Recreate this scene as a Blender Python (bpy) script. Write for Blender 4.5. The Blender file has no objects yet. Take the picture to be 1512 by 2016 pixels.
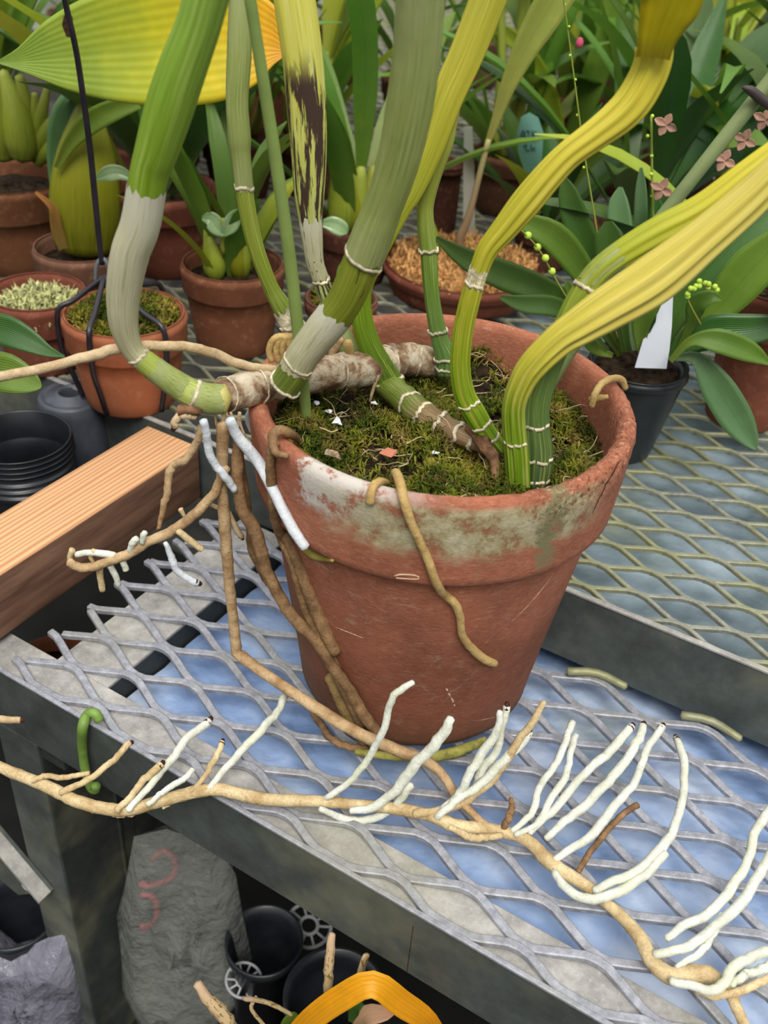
import bpy, math, random
import numpy as np
from mathutils import Vector
random.seed(7); rng = np.random.RandomState(7)
PI = math.pi
sc = bpy.context.scene
COL = sc.collection

# ------------------------------------------------------------ camera
FPX, YAW, PIT, ROL = 1982.48, 0.50542, 0.62157, 0.07567
CAM = np.array([0.3306, -0.3232, 0.4884])
ca, sa = math.cos(YAW), math.sin(YAW)
fw = np.array([-sa*math.cos(PIT), ca*math.cos(PIT), -math.sin(PIT)])
rt = np.array([ca, sa, 0.0]); up = np.cross(rt, fw)
RR = math.cos(ROL)*rt+math.sin(ROL)*up; UU = -math.sin(ROL)*rt+math.cos(ROL)*up
FH = np.array([-sa, ca, 0.0]); RH = np.array([ca, sa, 0.0])
cam = bpy.data.cameras.new('camera'); co = bpy.data.objects.new('camera', cam); COL.objects.link(co)
from mathutils import Matrix
M = Matrix(((RR[0], UU[0], -fw[0], CAM[0]), (RR[1], UU[1], -fw[1], CAM[1]), (RR[2], UU[2], -fw[2], CAM[2]), (0, 0, 0, 1)))
co.matrix_world = M
cam.sensor_fit = 'VERTICAL'; cam.sensor_height = 36.0; cam.lens = FPX*36.0/2016
cam.clip_start = 0.01; cam.clip_end = 50
cam.dof.use_dof = True; cam.dof.focus_distance = 0.60; cam.dof.aperture_fstop = 10.0
sc.camera = co
sc.view_settings.view_transform = 'Standard'; sc.view_settings.look = 'None'
sc.view_settings.gamma = 1; sc.view_settings.use_curve_mapping = False
sc.view_settings.exposure = 0.25

# ------------------------------------------------------------ sky and light
w = bpy.data.worlds.new('greenhouse_sky'); sc.world = w; w.use_nodes = True
nt = w.node_tree; nt.nodes.clear()
out = nt.nodes.new('ShaderNodeOutputWorld'); bg = nt.nodes.new('ShaderNodeBackground')
tc = nt.nodes.new('ShaderNodeTexCoord'); sx = nt.nodes.new('ShaderNodeSeparateXYZ'); cr = nt.nodes.new('ShaderNodeValToRGB')
nt.links.new(tc.outputs['Generated'], sx.inputs[0]); nt.links.new(sx.outputs[2], cr.inputs[0])
e = cr.color_ramp.elements
e[0].position = 0.0; e[0].color = (.05, .05, .045, 1)
e[1].position = 1.0; e[1].color = (1.06, 1.06, 1.06, 1)
x = e.new(.25); x.color = (.24, .245, .24, 1)
x = e.new(.6); x.color = (.85, .86, .87, 1)
nt.links.new(cr.outputs[0], bg.inputs[0]); bg.inputs[1].default_value = 1.25
nt.links.new(bg.outputs[0], out.inputs[0])
sd = bpy.data.lights.new('sun', 'SUN'); sd.energy = 2.3; sd.angle = math.radians(28); sd.color = (1.0, .95, .86)
so = bpy.data.objects.new('sun', sd); COL.objects.link(so)
ldir = np.array([-.38, .55, -1.0]); so.rotation_euler = Vector(ldir).to_track_quat('-Z', 'Y').to_euler()

# ------------------------------------------------------------ helpers
def ray(u, v): return (u-756)/FPX*RR-(v-1008)/FPX*UU+fw
def PZ(u, v, z): d = ray(u, v); return CAM+d*((z-CAM[2])/d[2])
def PD(u, v, D): d = ray(u, v); return CAM+d*(D/(d@FH))
def dep(p): return float((np.asarray(p)-CAM)@fw)
def Dof(p): return float((np.asarray(p)-CAM)@FH)
def lin(c):
    c = [x/255.0 for x in c[:3]]
    return tuple([(x/12.92 if x <= .04045 else ((x+.055)/1.055)**2.4) for x in c])+(1.0,)

class NT:
    def __init__(s, name):
        s.m = bpy.data.materials.new(name); s.m.use_nodes = True; s.t = s.m.node_tree
        s.b = s.t.nodes['Principled BSDF']; s.o = s.t.nodes['Material Output']
    def n(s, typ, **k):
        x = s.t.nodes.new('ShaderNode'+typ)
        for a, b in k.items(): setattr(x, a, b)
        return x
    def l(s, a, b): s.t.links.new(a, b)
    def coord(s, kind='Object', scale=(1, 1, 1)):
        t = s.n('TexCoord'); m = s.n('Mapping'); s.l(t.outputs[kind], m.inputs[0]); m.inputs['Scale'].default_value = scale; return m.outputs[0]
    def noise(s, vec, scale, detail=4, rough=.55, dist=0):
        x = s.n('TexNoise'); x.inputs['Scale'].default_value = scale; x.inputs['Detail'].default_value = detail
        x.inputs['Roughness'].default_value = rough; x.inputs['Distortion'].default_value = dist
        if vec is not None: s.l(vec, x.inputs['Vector'])
        return x.outputs[0]
    def ramp(s, fac, stops, interp='LINEAR'):
        x = s.n('ValToRGB'); x.color_ramp.interpolation = interp; el = x.color_ramp.elements
        while len(el) > 1: el.remove(el[0])
        el[0].position = stops[0][0]; el[0].color = stops[0][1]
        for p, c in stops[1:]: q = el.new(p); q.color = c
        s.l(fac, x.inputs[0]); return x.outputs[0]
    def mix(s, f, a, b, typ='MIX'):
        x = s.n('Mix'); x.data_type = 'RGBA'; x.blend_type = typ
        for i, v in ((0, f), (6, a), (7, b)):
            if hasattr(v, 'is_linked') or isinstance(v, bpy.types.NodeSocket): s.l(v, x.inputs[i])
            else: x.inputs[i].default_value = v
        return x.outputs[2]
    def math(s, op, a, b=0.0, c=None):
        x = s.n('Math', operation=op)
        for i, v in enumerate((a, b) if c is None else (a, b, c)):
            if isinstance(v, bpy.types.NodeSocket): s.l(v, x.inputs[i])
            else: x.inputs[i].default_value = v
        return x.outputs[0]
    def sstep(s, v, a, b):
        x = s.n('MapRange', interpolation_type='SMOOTHSTEP'); x.clamp = True; s.l(v, x.inputs[0])
        x.inputs[1].default_value = a; x.inputs[2].default_value = b; return x.outputs[0]
    def bump(s, h, strength=.3, dist=.002):
        x = s.n('Bump'); x.inputs['Strength'].default_value = strength; x.inputs['Distance'].default_value = dist
        s.l(h, x.inputs['Height']); s.l(x.outputs[0], s.b.inputs['Normal'])
    def fin(s, col=None, rough=.6, spec=.3, metal=0, trans=0, alpha=None):
        if col is not None:
            if isinstance(col, bpy.types.NodeSocket): s.l(col, s.b.inputs['Base Color'])
            else: s.b.inputs['Base Color'].default_value = col
        if isinstance(rough, bpy.types.NodeSocket): s.l(rough, s.b.inputs['Roughness'])
        else: s.b.inputs['Roughness'].default_value = rough
        s.b.inputs['Specular IOR Level'].default_value = spec; s.b.inputs['Metallic'].default_value = metal
        if alpha is not None: s.b.inputs['Alpha'].default_value = alpha
        if trans > 0:
            tr = s.n('BsdfTranslucent'); mx = s.n('MixShader'); mx.inputs[0].default_value = trans
            if isinstance(col, bpy.types.NodeSocket): s.l(col, tr.inputs[0])
            else: tr.inputs[0].default_value = col
            s.l(s.b.outputs[0], mx.inputs[1]); s.l(tr.outputs[0], mx.inputs[2]); s.l(mx.outputs[0], s.o.inputs[0])
        return s.m

def obj_random_tint(s, col, amt=.25):
    oi = s.n('ObjectInfo'); h = s.n('HueSaturation')
    s.l(s.math('MULTIPLY_ADD', oi.outputs['Random'], amt*.14, .5-amt*.07), h.inputs['Hue'])
    r2 = s.math('FRACT', s.math('MULTIPLY', oi.outputs['Random'], 7.31))
    s.l(s.math('MULTIPLY_ADD', r2, amt*1.2, 1-amt*.6), h.inputs['Value']); s.l(col, h.inputs['Color']); return h.outputs[0]

def m_simple(name, c, rough=.6, spec=.3, var=.12, scale=40, metal=0, trans=0, bump=0, bscale=None):
    s = NT(name); vec = s.coord()
    n = s.noise(vec, scale, 5)
    c = lin(c); a = tuple(min(1, x*(1+var*2.2)) for x in c[:3])+(1,); b = tuple(x*(1-var*2) for x in c[:3])+(1,)
    col = s.ramp(n, [(.3, b), (.7, a)])
    if bump: s.bump(s.noise(vec, bscale or scale*3, 6), bump, .002)
    return s.fin(col, rough, spec, metal, trans)

def m_leaf(name, stops, rough=.38, trans=.28, veins=16, tint=.3, spots=False, vein_amt=.35):
    """stops along the length; the uv map runs 0..1 across and 0..1 along the leaf"""
    s = NT(name); t = s.n('TexCoord'); sp = s.n('SeparateXYZ'); s.l(t.outputs['UV'], sp.inputs[0])
    ob = s.coord()
    v = s.math('ADD', sp.outputs[1], s.math('MULTIPLY_ADD', s.noise(ob, 25, 3), .24, -.12))
    col = s.ramp(v, [(p, lin(c)) for p, c in stops])
    wv = s.math('SINE', s.math('MULTIPLY', sp.outputs[0], veins*2*PI)); wv = s.math('MULTIPLY_ADD', wv, .5, .5)
    dk = s.mix(1.0, col, (.80, .84, .7, 1), 'MULTIPLY'); col = s.mix(s.math('MULTIPLY', wv, vein_amt), col, dk)
    mid = s.sstep(s.math('ABSOLUTE', s.math('SUBTRACT', sp.outputs[0], .5)), .035, .012)
    col = s.mix(s.math('MULTIPLY', mid, .35), col, s.mix(1.0, col, (.7, .78, .6, 1), 'MULTIPLY'))
    n2 = s.noise(ob, 60, 4); col = s.mix(s.sstep(n2, .45, .75), col, s.mix(1.0, col, (1.18, 1.12, 1.1, 1), 'MULTIPLY'))
    if spots:
        n3 = s.noise(ob, 38, 2, .4); col = s.mix(s.sstep(n3, .725, .755), col, lin((70, 45, 35)))
    if tint: col = obj_random_tint(s, col, tint)
    s.bump(wv, .25, .0006)
    return s.fin(col, rough, .4, 0, trans)

def m_cane(name, stops, streak=(205, 205, 120), samt=.5, rough=.5, dark=None, freq=30, dark_rng=(.0, 1.), powder=0.0, ds=5, dth=.60):
    s = NT(name); t = s.n('TexCoord'); sp = s.n('SeparateXYZ'); s.l(t.outputs['UV'], sp.inputs[0])
    ob = s.coord()
    # streaks: seamless round the stem through cos/sin of the angle
    an = s.math('MULTIPLY', sp.outputs[0], 2*PI); cb = s.n('CombineXYZ')
    s.l(s.math('MULTIPLY', s.math('COSINE', an), freq/6.), cb.inputs[0]); s.l(s.math('MULTIPLY', s.math('SINE', an), freq/6.), cb.inputs[1])
    s.l(s.math('MULTIPLY', sp.outputs[1], 2.2), cb.inputs[2])
    st = s.noise(cb.outputs[0], 1.6, 4, .6)
    v = s.math('ADD', sp.outputs[1], s.math('MULTIPLY_ADD', s.noise(ob, 30, 3), .16, -.08))
    col = s.ramp(v, [(p, lin(c)) for p, c in stops])
    col = s.mix(s.math('MULTIPLY', s.sstep(st, .48, .68), samt), col, lin(streak))
    col = s.mix(s.math('MULTIPLY', s.sstep(st, .46, .3), .55), col, s.mix(1.0, col, (.45, .55, .4, 1), 'MULTIPLY'))
    if powder: col = s.mix(s.math('MULTIPLY', s.sstep(s.noise(ob, 70, 5, .7), .5, .66), powder), col, lin((205, 208, 190)))
    if dark:
        cb2 = s.n('CombineXYZ'); s.l(s.math('MULTIPLY', s.math('COSINE', an), 1.5), cb2.inputs[0]); s.l(s.math('MULTIPLY', s.math('SINE', an), 1.5), cb2.inputs[1])
        s.l(s.math('MULTIPLY', sp.outputs[1], ds), cb2.inputs[2])
        dn = s.noise(cb2.outputs[0], 1.7, 6, .68, .3)
        f = s.sstep(dn, dth-.04, dth+.03); f = s.math('MULTIPLY', f, s.sstep(sp.outputs[1], dark_rng[0], dark_rng[0]+.1)); f = s.math('MULTIPLY', f, s.sstep(sp.outputs[1], dark_rng[1], dark_rng[1]-.1))
        col = s.mix(f, col, lin(dark))
    s.bump(st, .35, .0008)
    return s.fin(col, rough, .35, 0, .08)

def m_root(name, a, b, c2=(120, 85, 50), spots=.25, rough=.7, green=None):
    s = NT(name); ob = s.coord()
    n = s.noise(ob, 90, 5, .6); col = s.ramp(n, [(.33, lin(b)), (.62, lin(a))])
    n2 = s.noise(ob, 260, 4, .65); col = s.mix(s.math('MULTIPLY', s.sstep(n2, .6, .72), spots), col, lin(c2))
    if green: col = s.mix(s.math('MULTIPLY', s.sstep(s.noise(ob, 45, 3), .52, .68), .6), col, lin(green))
    cr_ = s.noise(ob, 150, 6, .75, 1.2); col = s.mix(s.math('MULTIPLY', s.sstep(s.math('ABSOLUTE', s.math('SUBTRACT', cr_, .5)), .018, .004), spots*1.6), col, lin(c2))
    s.bump(s.math('ADD', s.noise(ob, 260, 5, .65), s.math('MULTIPLY', cr_, .6)), .75, .0012)
    return s.fin(col, rough, .3)

def mesh(name, V, F, mat, parent=None, smooth=True, uv=None, mats=None, fm=None):
    me = bpy.data.meshes.new(name); me.from_pydata([tuple(map(float, p)) for p in V], [], F); me.update()
    if smooth: me.polygons.foreach_set('use_smooth', [True]*len(me.polygons))
    if uv is not None:
        ul = me.uv_layers.new(name='UVMap'); li = np.empty(len(me.loops), int); me.loops.foreach_get('vertex_index', li)
        ul.data.foreach_set('uv', np.asarray(uv, float)[li].ravel())
    me.materials.append(mat)
    if mats:
        for m in mats: me.materials.append(m)
    if fm is not None: me.polygons.foreach_set('material_index', fm)
    o = bpy.data.objects.new(name, me); COL.objects.link(o)
    if parent is not None: attach(o, parent)
    return o
def attach(o, parent):
    o.parent = parent
    loc = parent.get('_loc')
    # keep world place: parents are only ever translated
    L = np.zeros(3); p = parent
    while p is not None: L += np.array(p.location); p = p.parent
    me = o.data
    if me is not None and not o.get('_loc'):
        me.transform(Matrix.Translation(Vector(-L)))
def tag(o, label=None, cat=None, group=None, kind=None):
    if label: o['label'] = label
    if cat: o['category'] = cat
    if group: o['group'] = group
    if kind: o['kind'] = kind
    return o
def thing(name, label, cat, loc=(0, 0, 0), group=None, kind=None):
    o = bpy.data.objects.new(name, None); COL.objects.link(o); o.location = tuple(map(float, loc)); o.empty_display_size = .01
    return tag(o, label, cat, group, kind)
def struct(name, V, F, mat, smooth=False):
    o = mesh(name, V, F, mat, None, smooth); o['kind'] = 'structure'; return o

def catmull(P, n):
    P = np.asarray(P, float); m = len(P)
    if m == 2: t = np.linspace(0, 1, n)[:, None]; return P[0]*(1-t)+P[1]*t
    Q = np.vstack([2*P[0]-P[1], P, 2*P[-1]-P[-2]])
    seg = np.sqrt(np.linalg.norm(np.diff(P[:, :3], axis=0), axis=1)+1e-9); cum = np.r_[0, np.cumsum(seg)]
    s = np.linspace(0, cum[-1], n); k = np.clip(np.searchsorted(cum, s, side='right')-1, 0, m-2)
    t = ((s-cum[k])/seg[k])[:, None]
    p0, p1, p2, p3 = Q[k], Q[k+1], Q[k+2], Q[k+3]
    return .5*((2*p1)+(-p0+p2)*t+(2*p0-5*p1+4*p2-p3)*t*t+(-p0+3*p1-3*p2+p3)*t**3)

def frame(C, view=None):
    T = np.gradient(C, axis=0); T /= np.linalg.norm(T, axis=1)[:, None]+1e-12
    vd = C-CAM if view is None else np.tile(view, (len(C), 1)); vd = vd/np.linalg.norm(vd, axis=1)[:, None]
    S = np.cross(T, vd); nn = np.linalg.norm(S, axis=1)[:, None]; S = S/np.maximum(nn, 1e-6)
    for i in range(1, len(S)):
        if nn[i, 0] < .05: S[i] = S[i-1]
    N = np.cross(S, T); return T, S, N

def tube_vf(C, RX, RY=None, nth=14, rib=0, ribk=10, phase=0, jit=0, caps=(True, True), jag=(0, 0), view=None, swirl=0):
    C = np.asarray(C, float); n = len(C); RX = np.broadcast_to(RX, (n,)).astype(float).copy()
    RY = RX.copy() if RY is None else np.broadcast_to(RY, (n,)).astype(float).copy()
    T, S, N = frame(C, view); th = np.linspace(0, 2*PI, nth, endpoint=False)
    V = []; UV = []
    jr = 1+jit*(rng.rand(n, nth)-.5); off = jit*RX[:, None]*(rng.rand(n, 3)-.5)
    seg = np.r_[0, np.cumsum(np.linalg.norm(np.diff(C, axis=0), axis=1))]; tt = seg/seg[-1]
    j0 = jag[0]*rng.rand(nth); j1 = jag[1]*rng.rand(nth)
    for i in range(n):
        ph = phase+swirl*tt[i]
        g = (1+rib*np.cos(ribk*th+ph*ribk))*jr[i]
        P = C[i]+off[i]+np.outer(RX[i]*np.cos(th)*g, S[i])+np.outer(RY[i]*np.sin(th)*g, N[i])
        if i == 0 and jag[0]: P = P-np.outer(j0, T[i])
        if i == n-1 and jag[1]: P = P+np.outer(j1, T[i])
        V += list(P); UV += [(a/(2*PI), tt[i]) for a in th]
    F = [(i*nth+k, i*nth+(k+1) % nth, (i+1)*nth+(k+1) % nth, (i+1)*nth+k) for i in range(n-1) for k in range(nth)]
    for e_, i in ((0, 0), (1, n-1)):
        if caps[e_]:
            c = len(V); V.append(C[i]+T[i]*(.45*RX[i])*(1 if e_ else -1)); UV.append((.5, float(e_)))
            for k in range(nth):
                a, b = i*nth+k, i*nth+(k+1) % nth
                F.append((a, b, c) if e_ else (b, a, c))
    return V, F, UV

def tube(name, C, RX, mat, parent=None, RY=None, **k):
    V, F, UV = tube_vf(C, RX, RY, **k); return mesh(name, V, F, mat, parent, True, UV)

def pxpath(rows, n, D0=None, D1=None, z0=None, z1=None):
    """rows (u, v, halfwidth_px): a centre line seen in the photo given its real distance or height -> points, radii"""
    P = []; rows = [tuple(r) for r in rows]
    d = np.r_[0, np.cumsum([math.hypot(rows[i+1][0]-rows[i][0], rows[i+1][1]-rows[i][1]) for i in range(len(rows)-1)])]; d /= d[-1]
    for r, t in zip(rows, d):
        if z0 is not None: p = PZ(r[0], r[1], z0+(z1-z0)*t)
        else: p = PD(r[0], r[1], D0+(D1-D0)*t)
        P.append(np.r_[p, r[2]*dep(p)/FPX])
    Q = catmull(P, n); return Q[:, :3], np.maximum(Q[:, 3], .0002)

def leaf_vf(C, W, fold=.25, ncross=7, view=None, wave=0, cup=0):
    C = np.asarray(C, float); n = len(C); T, S, N = frame(C, view); V = []; UV = []
    for i in range(n):
        wv = wave*math.sin(i*1.3)
        for k in range(ncross):
            a = 2*k/(ncross-1)-1
            V.append(C[i]+S[i]*(a*W[i]*math.cos(fold*.8))-N[i]*W[i]*(abs(a)**1.4*fold+wv*a)); UV.append(((a+1)/2, i/(n-1)))
    F = [(i*ncross+k, i*ncross+k+1, (i+1)*ncross+k+1, (i+1)*ncross+k) for i in range(n-1) for k in range(ncross-1)]
    # thickness
    m = len(V); th = .0006
    V2 = [p-N[i//ncross]*th for i, p in enumerate(V)]
    F2 = [tuple(m+q for q in f[::-1]) for f in F]
    V = V+V2; UV = UV+UV; F = F+F2
    for i in range(n-1):
        a, b = i*ncross, (i+1)*ncross; F.append((a, b, m+b, m+a)); a, b = i*ncross+ncross-1, (i+1)*ncross+ncross-1; F.append((b, a, m+a, m+b))
    return V, F, UV
def leaf_px(rows, mat, parent, D0, D1, fold=.25, n=20, name='leaf', wave=0, ncross=7, view=None):
    C, W = pxpath(rows, n, D0, D1); V, F, UV = leaf_vf(C, W, fold, ncross, wave=wave, view=view); return mesh(name, V, F, mat, parent, True, UV)
def leaf3(base, az, el, L, W, droop, mat, parent, shape='strap', fold=.3, n=11, twist=0, name='leaf', stalk=0.0):
    P = [np.array(base, float)]; e_ = el; a = az; st = L/(n-1)
    for i in range(n-1):
        P.append(P[-1]+st*np.array([math.cos(e_)*math.cos(a), math.cos(e_)*math.sin(a), math.sin(e_)])); e_ -= droop/(n-1)*(.4+1.2*i/(n-1)); a += twist/(n-1)
    t = np.linspace(0, 1, n)
    if shape == 'strap': Wd = W*np.minimum(1, .45+2.2*t)*np.clip((1-t)*3.2, .03, 1)**.7
    elif shape == 'paddle': Wd = W*np.clip(np.sin(PI*np.clip((t-.0)/1.0, 0, 1)**1.5), .10, 1)
    else: Wd = W*np.clip(np.sin(PI*t**.8), .05, 1)
    if stalk: Wd = np.where(t < stalk, W*.14, Wd)
    C = np.array(P); side = np.array([-math.sin(az), math.cos(az), 0.])
    T = np.gradient(C, axis=0); T /= np.linalg.norm(T, axis=1)[:, None]
    V = []; UV = []; nc = 5
    for i in range(n):
        N = np.cross(T[i], side); N /= np.linalg.norm(N)+1e-9; S = np.cross(N, T[i])
        if N[2] < 0: N = -N
        for k in range(nc):
            q = 2*k/(nc-1)-1; V.append(C[i]+S*q*Wd[i]+N*abs(q)*Wd[i]*fold); UV.append(((q+1)/2, i/(n-1)))
    F = [(i*nc+k, i*nc+k+1, (i+1)*nc+k+1, (i+1)*nc+k) for i in range(n-1) for k in range(nc-1)]
    return mesh(name, V, F, mat, parent, True, UV)

def box_vf(a, b):
    x0, y0, z0 = a; x1, y1, z1 = b
    V = [(x0, y0, z0), (x1, y0, z0), (x1, y1, z0), (x0, y1, z0), (x0, y0, z1), (x1, y0, z1), (x1, y1, z1), (x0, y1, z1)]
    return V, [(0, 3, 2, 1), (4, 5, 6, 7), (0, 1, 5, 4), (1, 2, 6, 5), (2, 3, 7, 6), (3, 0, 4, 7)]
def join(parts):
    V = []; F = []
    for v, f in parts: k = len(V); V += list(v); F += [tuple(i+k for i in q) for q in f]
    return V, F
def bevel(o, wd, seg=2):
    m = o.modifiers.new('bevel', 'BEVEL'); m.width = wd; m.segments = seg; m.limit_method = 'ANGLE'; return o
def lathe_vf(prof, n=64, c=(0, 0, 0), jit=0):
    V = []; F = []; m = len(prof); UV = []
    ln = np.r_[0, np.cumsum([math.hypot(prof[i+1][0]-prof[i][0], prof[i+1][1]-prof[i][1]) for i in range(m-1)])]; ln /= ln[-1]
    for i, (r, z) in enumerate(prof):
        for k in range(n):
            a = 2*PI*k/n; q = r*(1+jit*(rng.rand()-.5)) if r > 1e-5 else 1e-5
            V.append((c[0]+q*math.cos(a), c[1]+q*math.sin(a), c[2]+z)); UV.append((k/n, ln[i]))
    for i in range(m-1):
        for k in range(n): F.append((i*n+k, i*n+(k+1) % n, (i+1)*n+(k+1) % n, (i+1)*n+k))
    return V, F, UV

# ------------------------------------------------------------ materials
def m_galv(name, c, spot=.35, rough=.5, alg=.0, scale=60):
    s = NT(name); ob = s.coord(); n = s.noise(ob, scale, 8, .7); c0 = lin(c)
    col = s.ramp(n, [(.3, tuple(x*.62 for x in c0[:3])+(1,)), (.5, c0), (.7, tuple(min(1, x*1.45) for x in c0[:3])+(1,))])
    n2 = s.noise(ob, scale*7, 4, .7); col = s.mix(s.math('MULTIPLY', s.sstep(n2, .55, .7), spot), col, tuple(min(1, x*1.8) for x in c0[:3])+(1,))
    n3 = s.noise(ob, 12, 4); col = s.mix(s.math('MULTIPLY', s.sstep(n3, .5, .72), .35), col, lin((150, 148, 120)))
    if alg: col = s.mix(s.math('MULTIPLY', s.sstep(s.noise(ob, 14, 5), .38, .62), alg), col, lin((150, 150, 92)))
    s.bump(n2, .25, .0006); return s.fin(col, rough, .45, .25)
M_mesh = m_galv('galvanised_mesh', (148, 150, 158), scale=150, spot=.5)
M_mesh_alg = m_galv('galvanised_mesh_with_algae', (136, 138, 126), alg=.55, scale=120)
M_flange = m_galv('galvanised_flange', (160, 158, 154), rough=.6)
M_rail = m_galv('shaded_zinc_rail', (76, 82, 79), spot=.15, rough=.6, scale=35)  # upright faces: their shade is put into a darker zinc tone
M_leg = m_galv('shaded_zinc_leg', (54, 58, 55), spot=.12, rough=.6, scale=30)  # same zinc darker still, painting the shade on turned-away and under-bench faces
M_bolt = m_galv('bolt_zinc', (200, 205, 205))

def mat_pot(name, c=(176, 96, 66), main=False, dark=1.0):
    s = NT(name); ob = s.coord(); c0 = lin(c)
    n = s.noise(ob, 18, 6, .6); n2 = s.noise(ob, 110, 5, .7)
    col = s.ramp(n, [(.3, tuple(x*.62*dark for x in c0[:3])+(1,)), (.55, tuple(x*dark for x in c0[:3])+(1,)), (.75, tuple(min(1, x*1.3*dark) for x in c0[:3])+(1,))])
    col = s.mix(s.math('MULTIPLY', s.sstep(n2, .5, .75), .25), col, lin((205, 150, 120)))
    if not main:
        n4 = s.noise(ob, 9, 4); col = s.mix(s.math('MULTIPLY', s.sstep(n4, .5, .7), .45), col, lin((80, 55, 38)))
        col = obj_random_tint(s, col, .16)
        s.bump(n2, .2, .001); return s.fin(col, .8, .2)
    sp = s.n('SeparateXYZ'); s.l(ob, sp.inputs[0]); X, Y, Z = sp.outputs
    ang = s.math('ARCTAN2', Y, X)          # -pi..pi around the pot
    nz = s.noise(ob, 28, 7, .65); nzb = s.noise(ob, 75, 8, .75)
    # limescale scratches, stretched sideways
    mp = s.n('Mapping'); t = s.n('TexCoord'); s.l(t.outputs['Object'], mp.inputs[0]); mp.inputs['Scale'].default_value = (1, 1, 4.5); mp.inputs['Rotation'].default_value = (.12, .1, 0)
    sc1 = s.noise(mp.outputs[0], 90, 9, .85, .5); sc2 = s.noise(mp.outputs[0], 240, 6, .8); col = s.mix(s.math('MULTIPLY', s.sstep(sc2, .5, .62), .35), col, lin((196, 142, 114))); col = s.mix(s.math('MULTIPLY', s.sstep(sc2, .48, .36), .4), col, lin((104, 60, 44)))
    col = s.mix(s.math('MULTIPLY', s.math('MULTIPLY', s.sstep(sc1, .54, .62), s.sstep(nz, .38, .6)), .5), col, lin((206, 172, 148)))
    # mineral veins on the lower body
    vn = s.math('ABSOLUTE', s.math('SUBTRACT', s.noise(ob, 11, 4, .6, .8), .5)); vv = s.sstep(vn, .012, .002)
    vv = s.math('MULTIPLY', vv, s.sstep(Z, .15, .10)); vv = s.math('MULTIPLY', vv, s.sstep(nzb, .45, .55)); vv = s.math('MULTIPLY', vv, s.sstep(nz, .5, .6)); col = s.mix(s.math('MULTIPLY', vv, .5), col, lin((186, 160, 140)))
    # brown body below the collar, greener at the foot
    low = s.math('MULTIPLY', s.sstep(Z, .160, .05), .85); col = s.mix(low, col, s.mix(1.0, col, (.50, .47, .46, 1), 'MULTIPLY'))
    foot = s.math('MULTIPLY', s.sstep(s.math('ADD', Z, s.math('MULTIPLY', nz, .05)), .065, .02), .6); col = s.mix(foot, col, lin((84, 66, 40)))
    lft = s.math('MULTIPLY', s.sstep(ang, -1.75, -2.35), s.sstep(Z, .15, .05)); col = s.mix(s.math('MULTIPLY', lft, .6), col, lin((112, 88, 62)))  # lower left of the wall: shade mixed into the clay colour
    # crust below the lip: white to the left, lichen brown-green to the right
    zz = s.math('ADD', Z, s.math('MULTIPLY_ADD', nz, .042, -.021)); band = s.sstep(zz, .182, .192)
    angn = s.math('ADD', ang, s.math('MULTIPLY_ADD', nzb, .5, -.25)); wl = s.math('MULTIPLY', s.sstep(angn, -1.80, -1.73), s.sstep(angn, -1.0, -1.45)); wl = s.math('MULTIPLY', wl, band)
    wl = s.math('MULTIPLY', wl, s.sstep(nzb, .40, .52)); col = s.mix(wl, col, lin((200, 194, 186)))
    band2 = s.sstep(zz, .172, .186); gl = s.math('MULTIPLY', s.sstep(angn, -1.75, -1.3), s.sstep(angn, -.05, -.4)); gl = s.math('MULTIPLY', s.math('MULTIPLY', gl, band2), s.sstep(Z, .2095, .205))
    gcol = s.ramp(nzb, [(.35, lin((110, 92, 62))), (.5, lin((168, 158, 120))), (.65, lin((196, 188, 160)))])
    col = s.mix(s.math('MULTIPLY', gl, s.sstep(nzb, .33, .52)), col, gcol)
    st = s.math('MULTIPLY', s.sstep(s.math('ABSOLUTE', s.math('ADD', angn, .50)), .10, .02), s.sstep(Z, .155, .17)); col = s.mix(s.math('MULTIPLY', st, s.sstep(nzb, .4, .5)), col, lin((128, 122, 88)))
    # pitted, chipped lip on the right-hand side
    rr_ = s.math('MULTIPLY', s.sstep(s.math('ABSOLUTE', s.math('ADD', ang, .05)), .75, .45), s.sstep(Z, .185, .2)); pn = s.noise(ob, 330, 5, .7)
    col = s.mix(s.math('MULTIPLY', rr_, s.sstep(pn, .46, .36)), col, lin((112, 66, 44))); col = s.mix(s.math('MULTIPLY', rr_, s.math('MULTIPLY', s.sstep(pn, .55, .68), .7)), col, lin((226, 176, 140)))
    hb = s.math('ADD', s.math('ADD', s.math('MULTIPLY', n2, .5), s.math('MULTIPLY', sc2, .6)), s.math('MULTIPLY', nzb, s.math('MULTIPLY_ADD', band, 1.2, .4)))
    hb = s.math('ADD', hb, s.math('MULTIPLY', s.math('MULTIPLY', rr_, pn), 2.5))
    s.bump(hb, .55, .0018); return s.fin(col, .78, .25)
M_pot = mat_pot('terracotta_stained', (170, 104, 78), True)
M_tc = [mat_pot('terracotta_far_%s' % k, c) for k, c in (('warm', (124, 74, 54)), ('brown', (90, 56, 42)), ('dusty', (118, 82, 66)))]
M_tc_or = mat_pot('terracotta_orange', (172, 98, 72))
M_blackpl = m_simple('black_plastic', (30, 33, 38), .32, .5, .25, 25)
M_blackpl2 = m_simple('dusty_black_plastic', (66, 71, 80), .45, .5, .3, 30, bump=.1)
M_soil = m_simple('dark_potting_mix', (44, 34, 24), .95, .1, .45, 160, bump=.8, bscale=260)
M_soilg = m_simple('mossy_mix', (62, 60, 28), .95, .1, .45, 120, bump=.8, bscale=220)
M_straw = m_simple('dry_sphagnum', (196, 150, 96), .9, .1, .35, 120)
M_palemoss = m_simple('pale_moss', (170, 172, 120), .9, .1, .3, 120)

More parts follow.
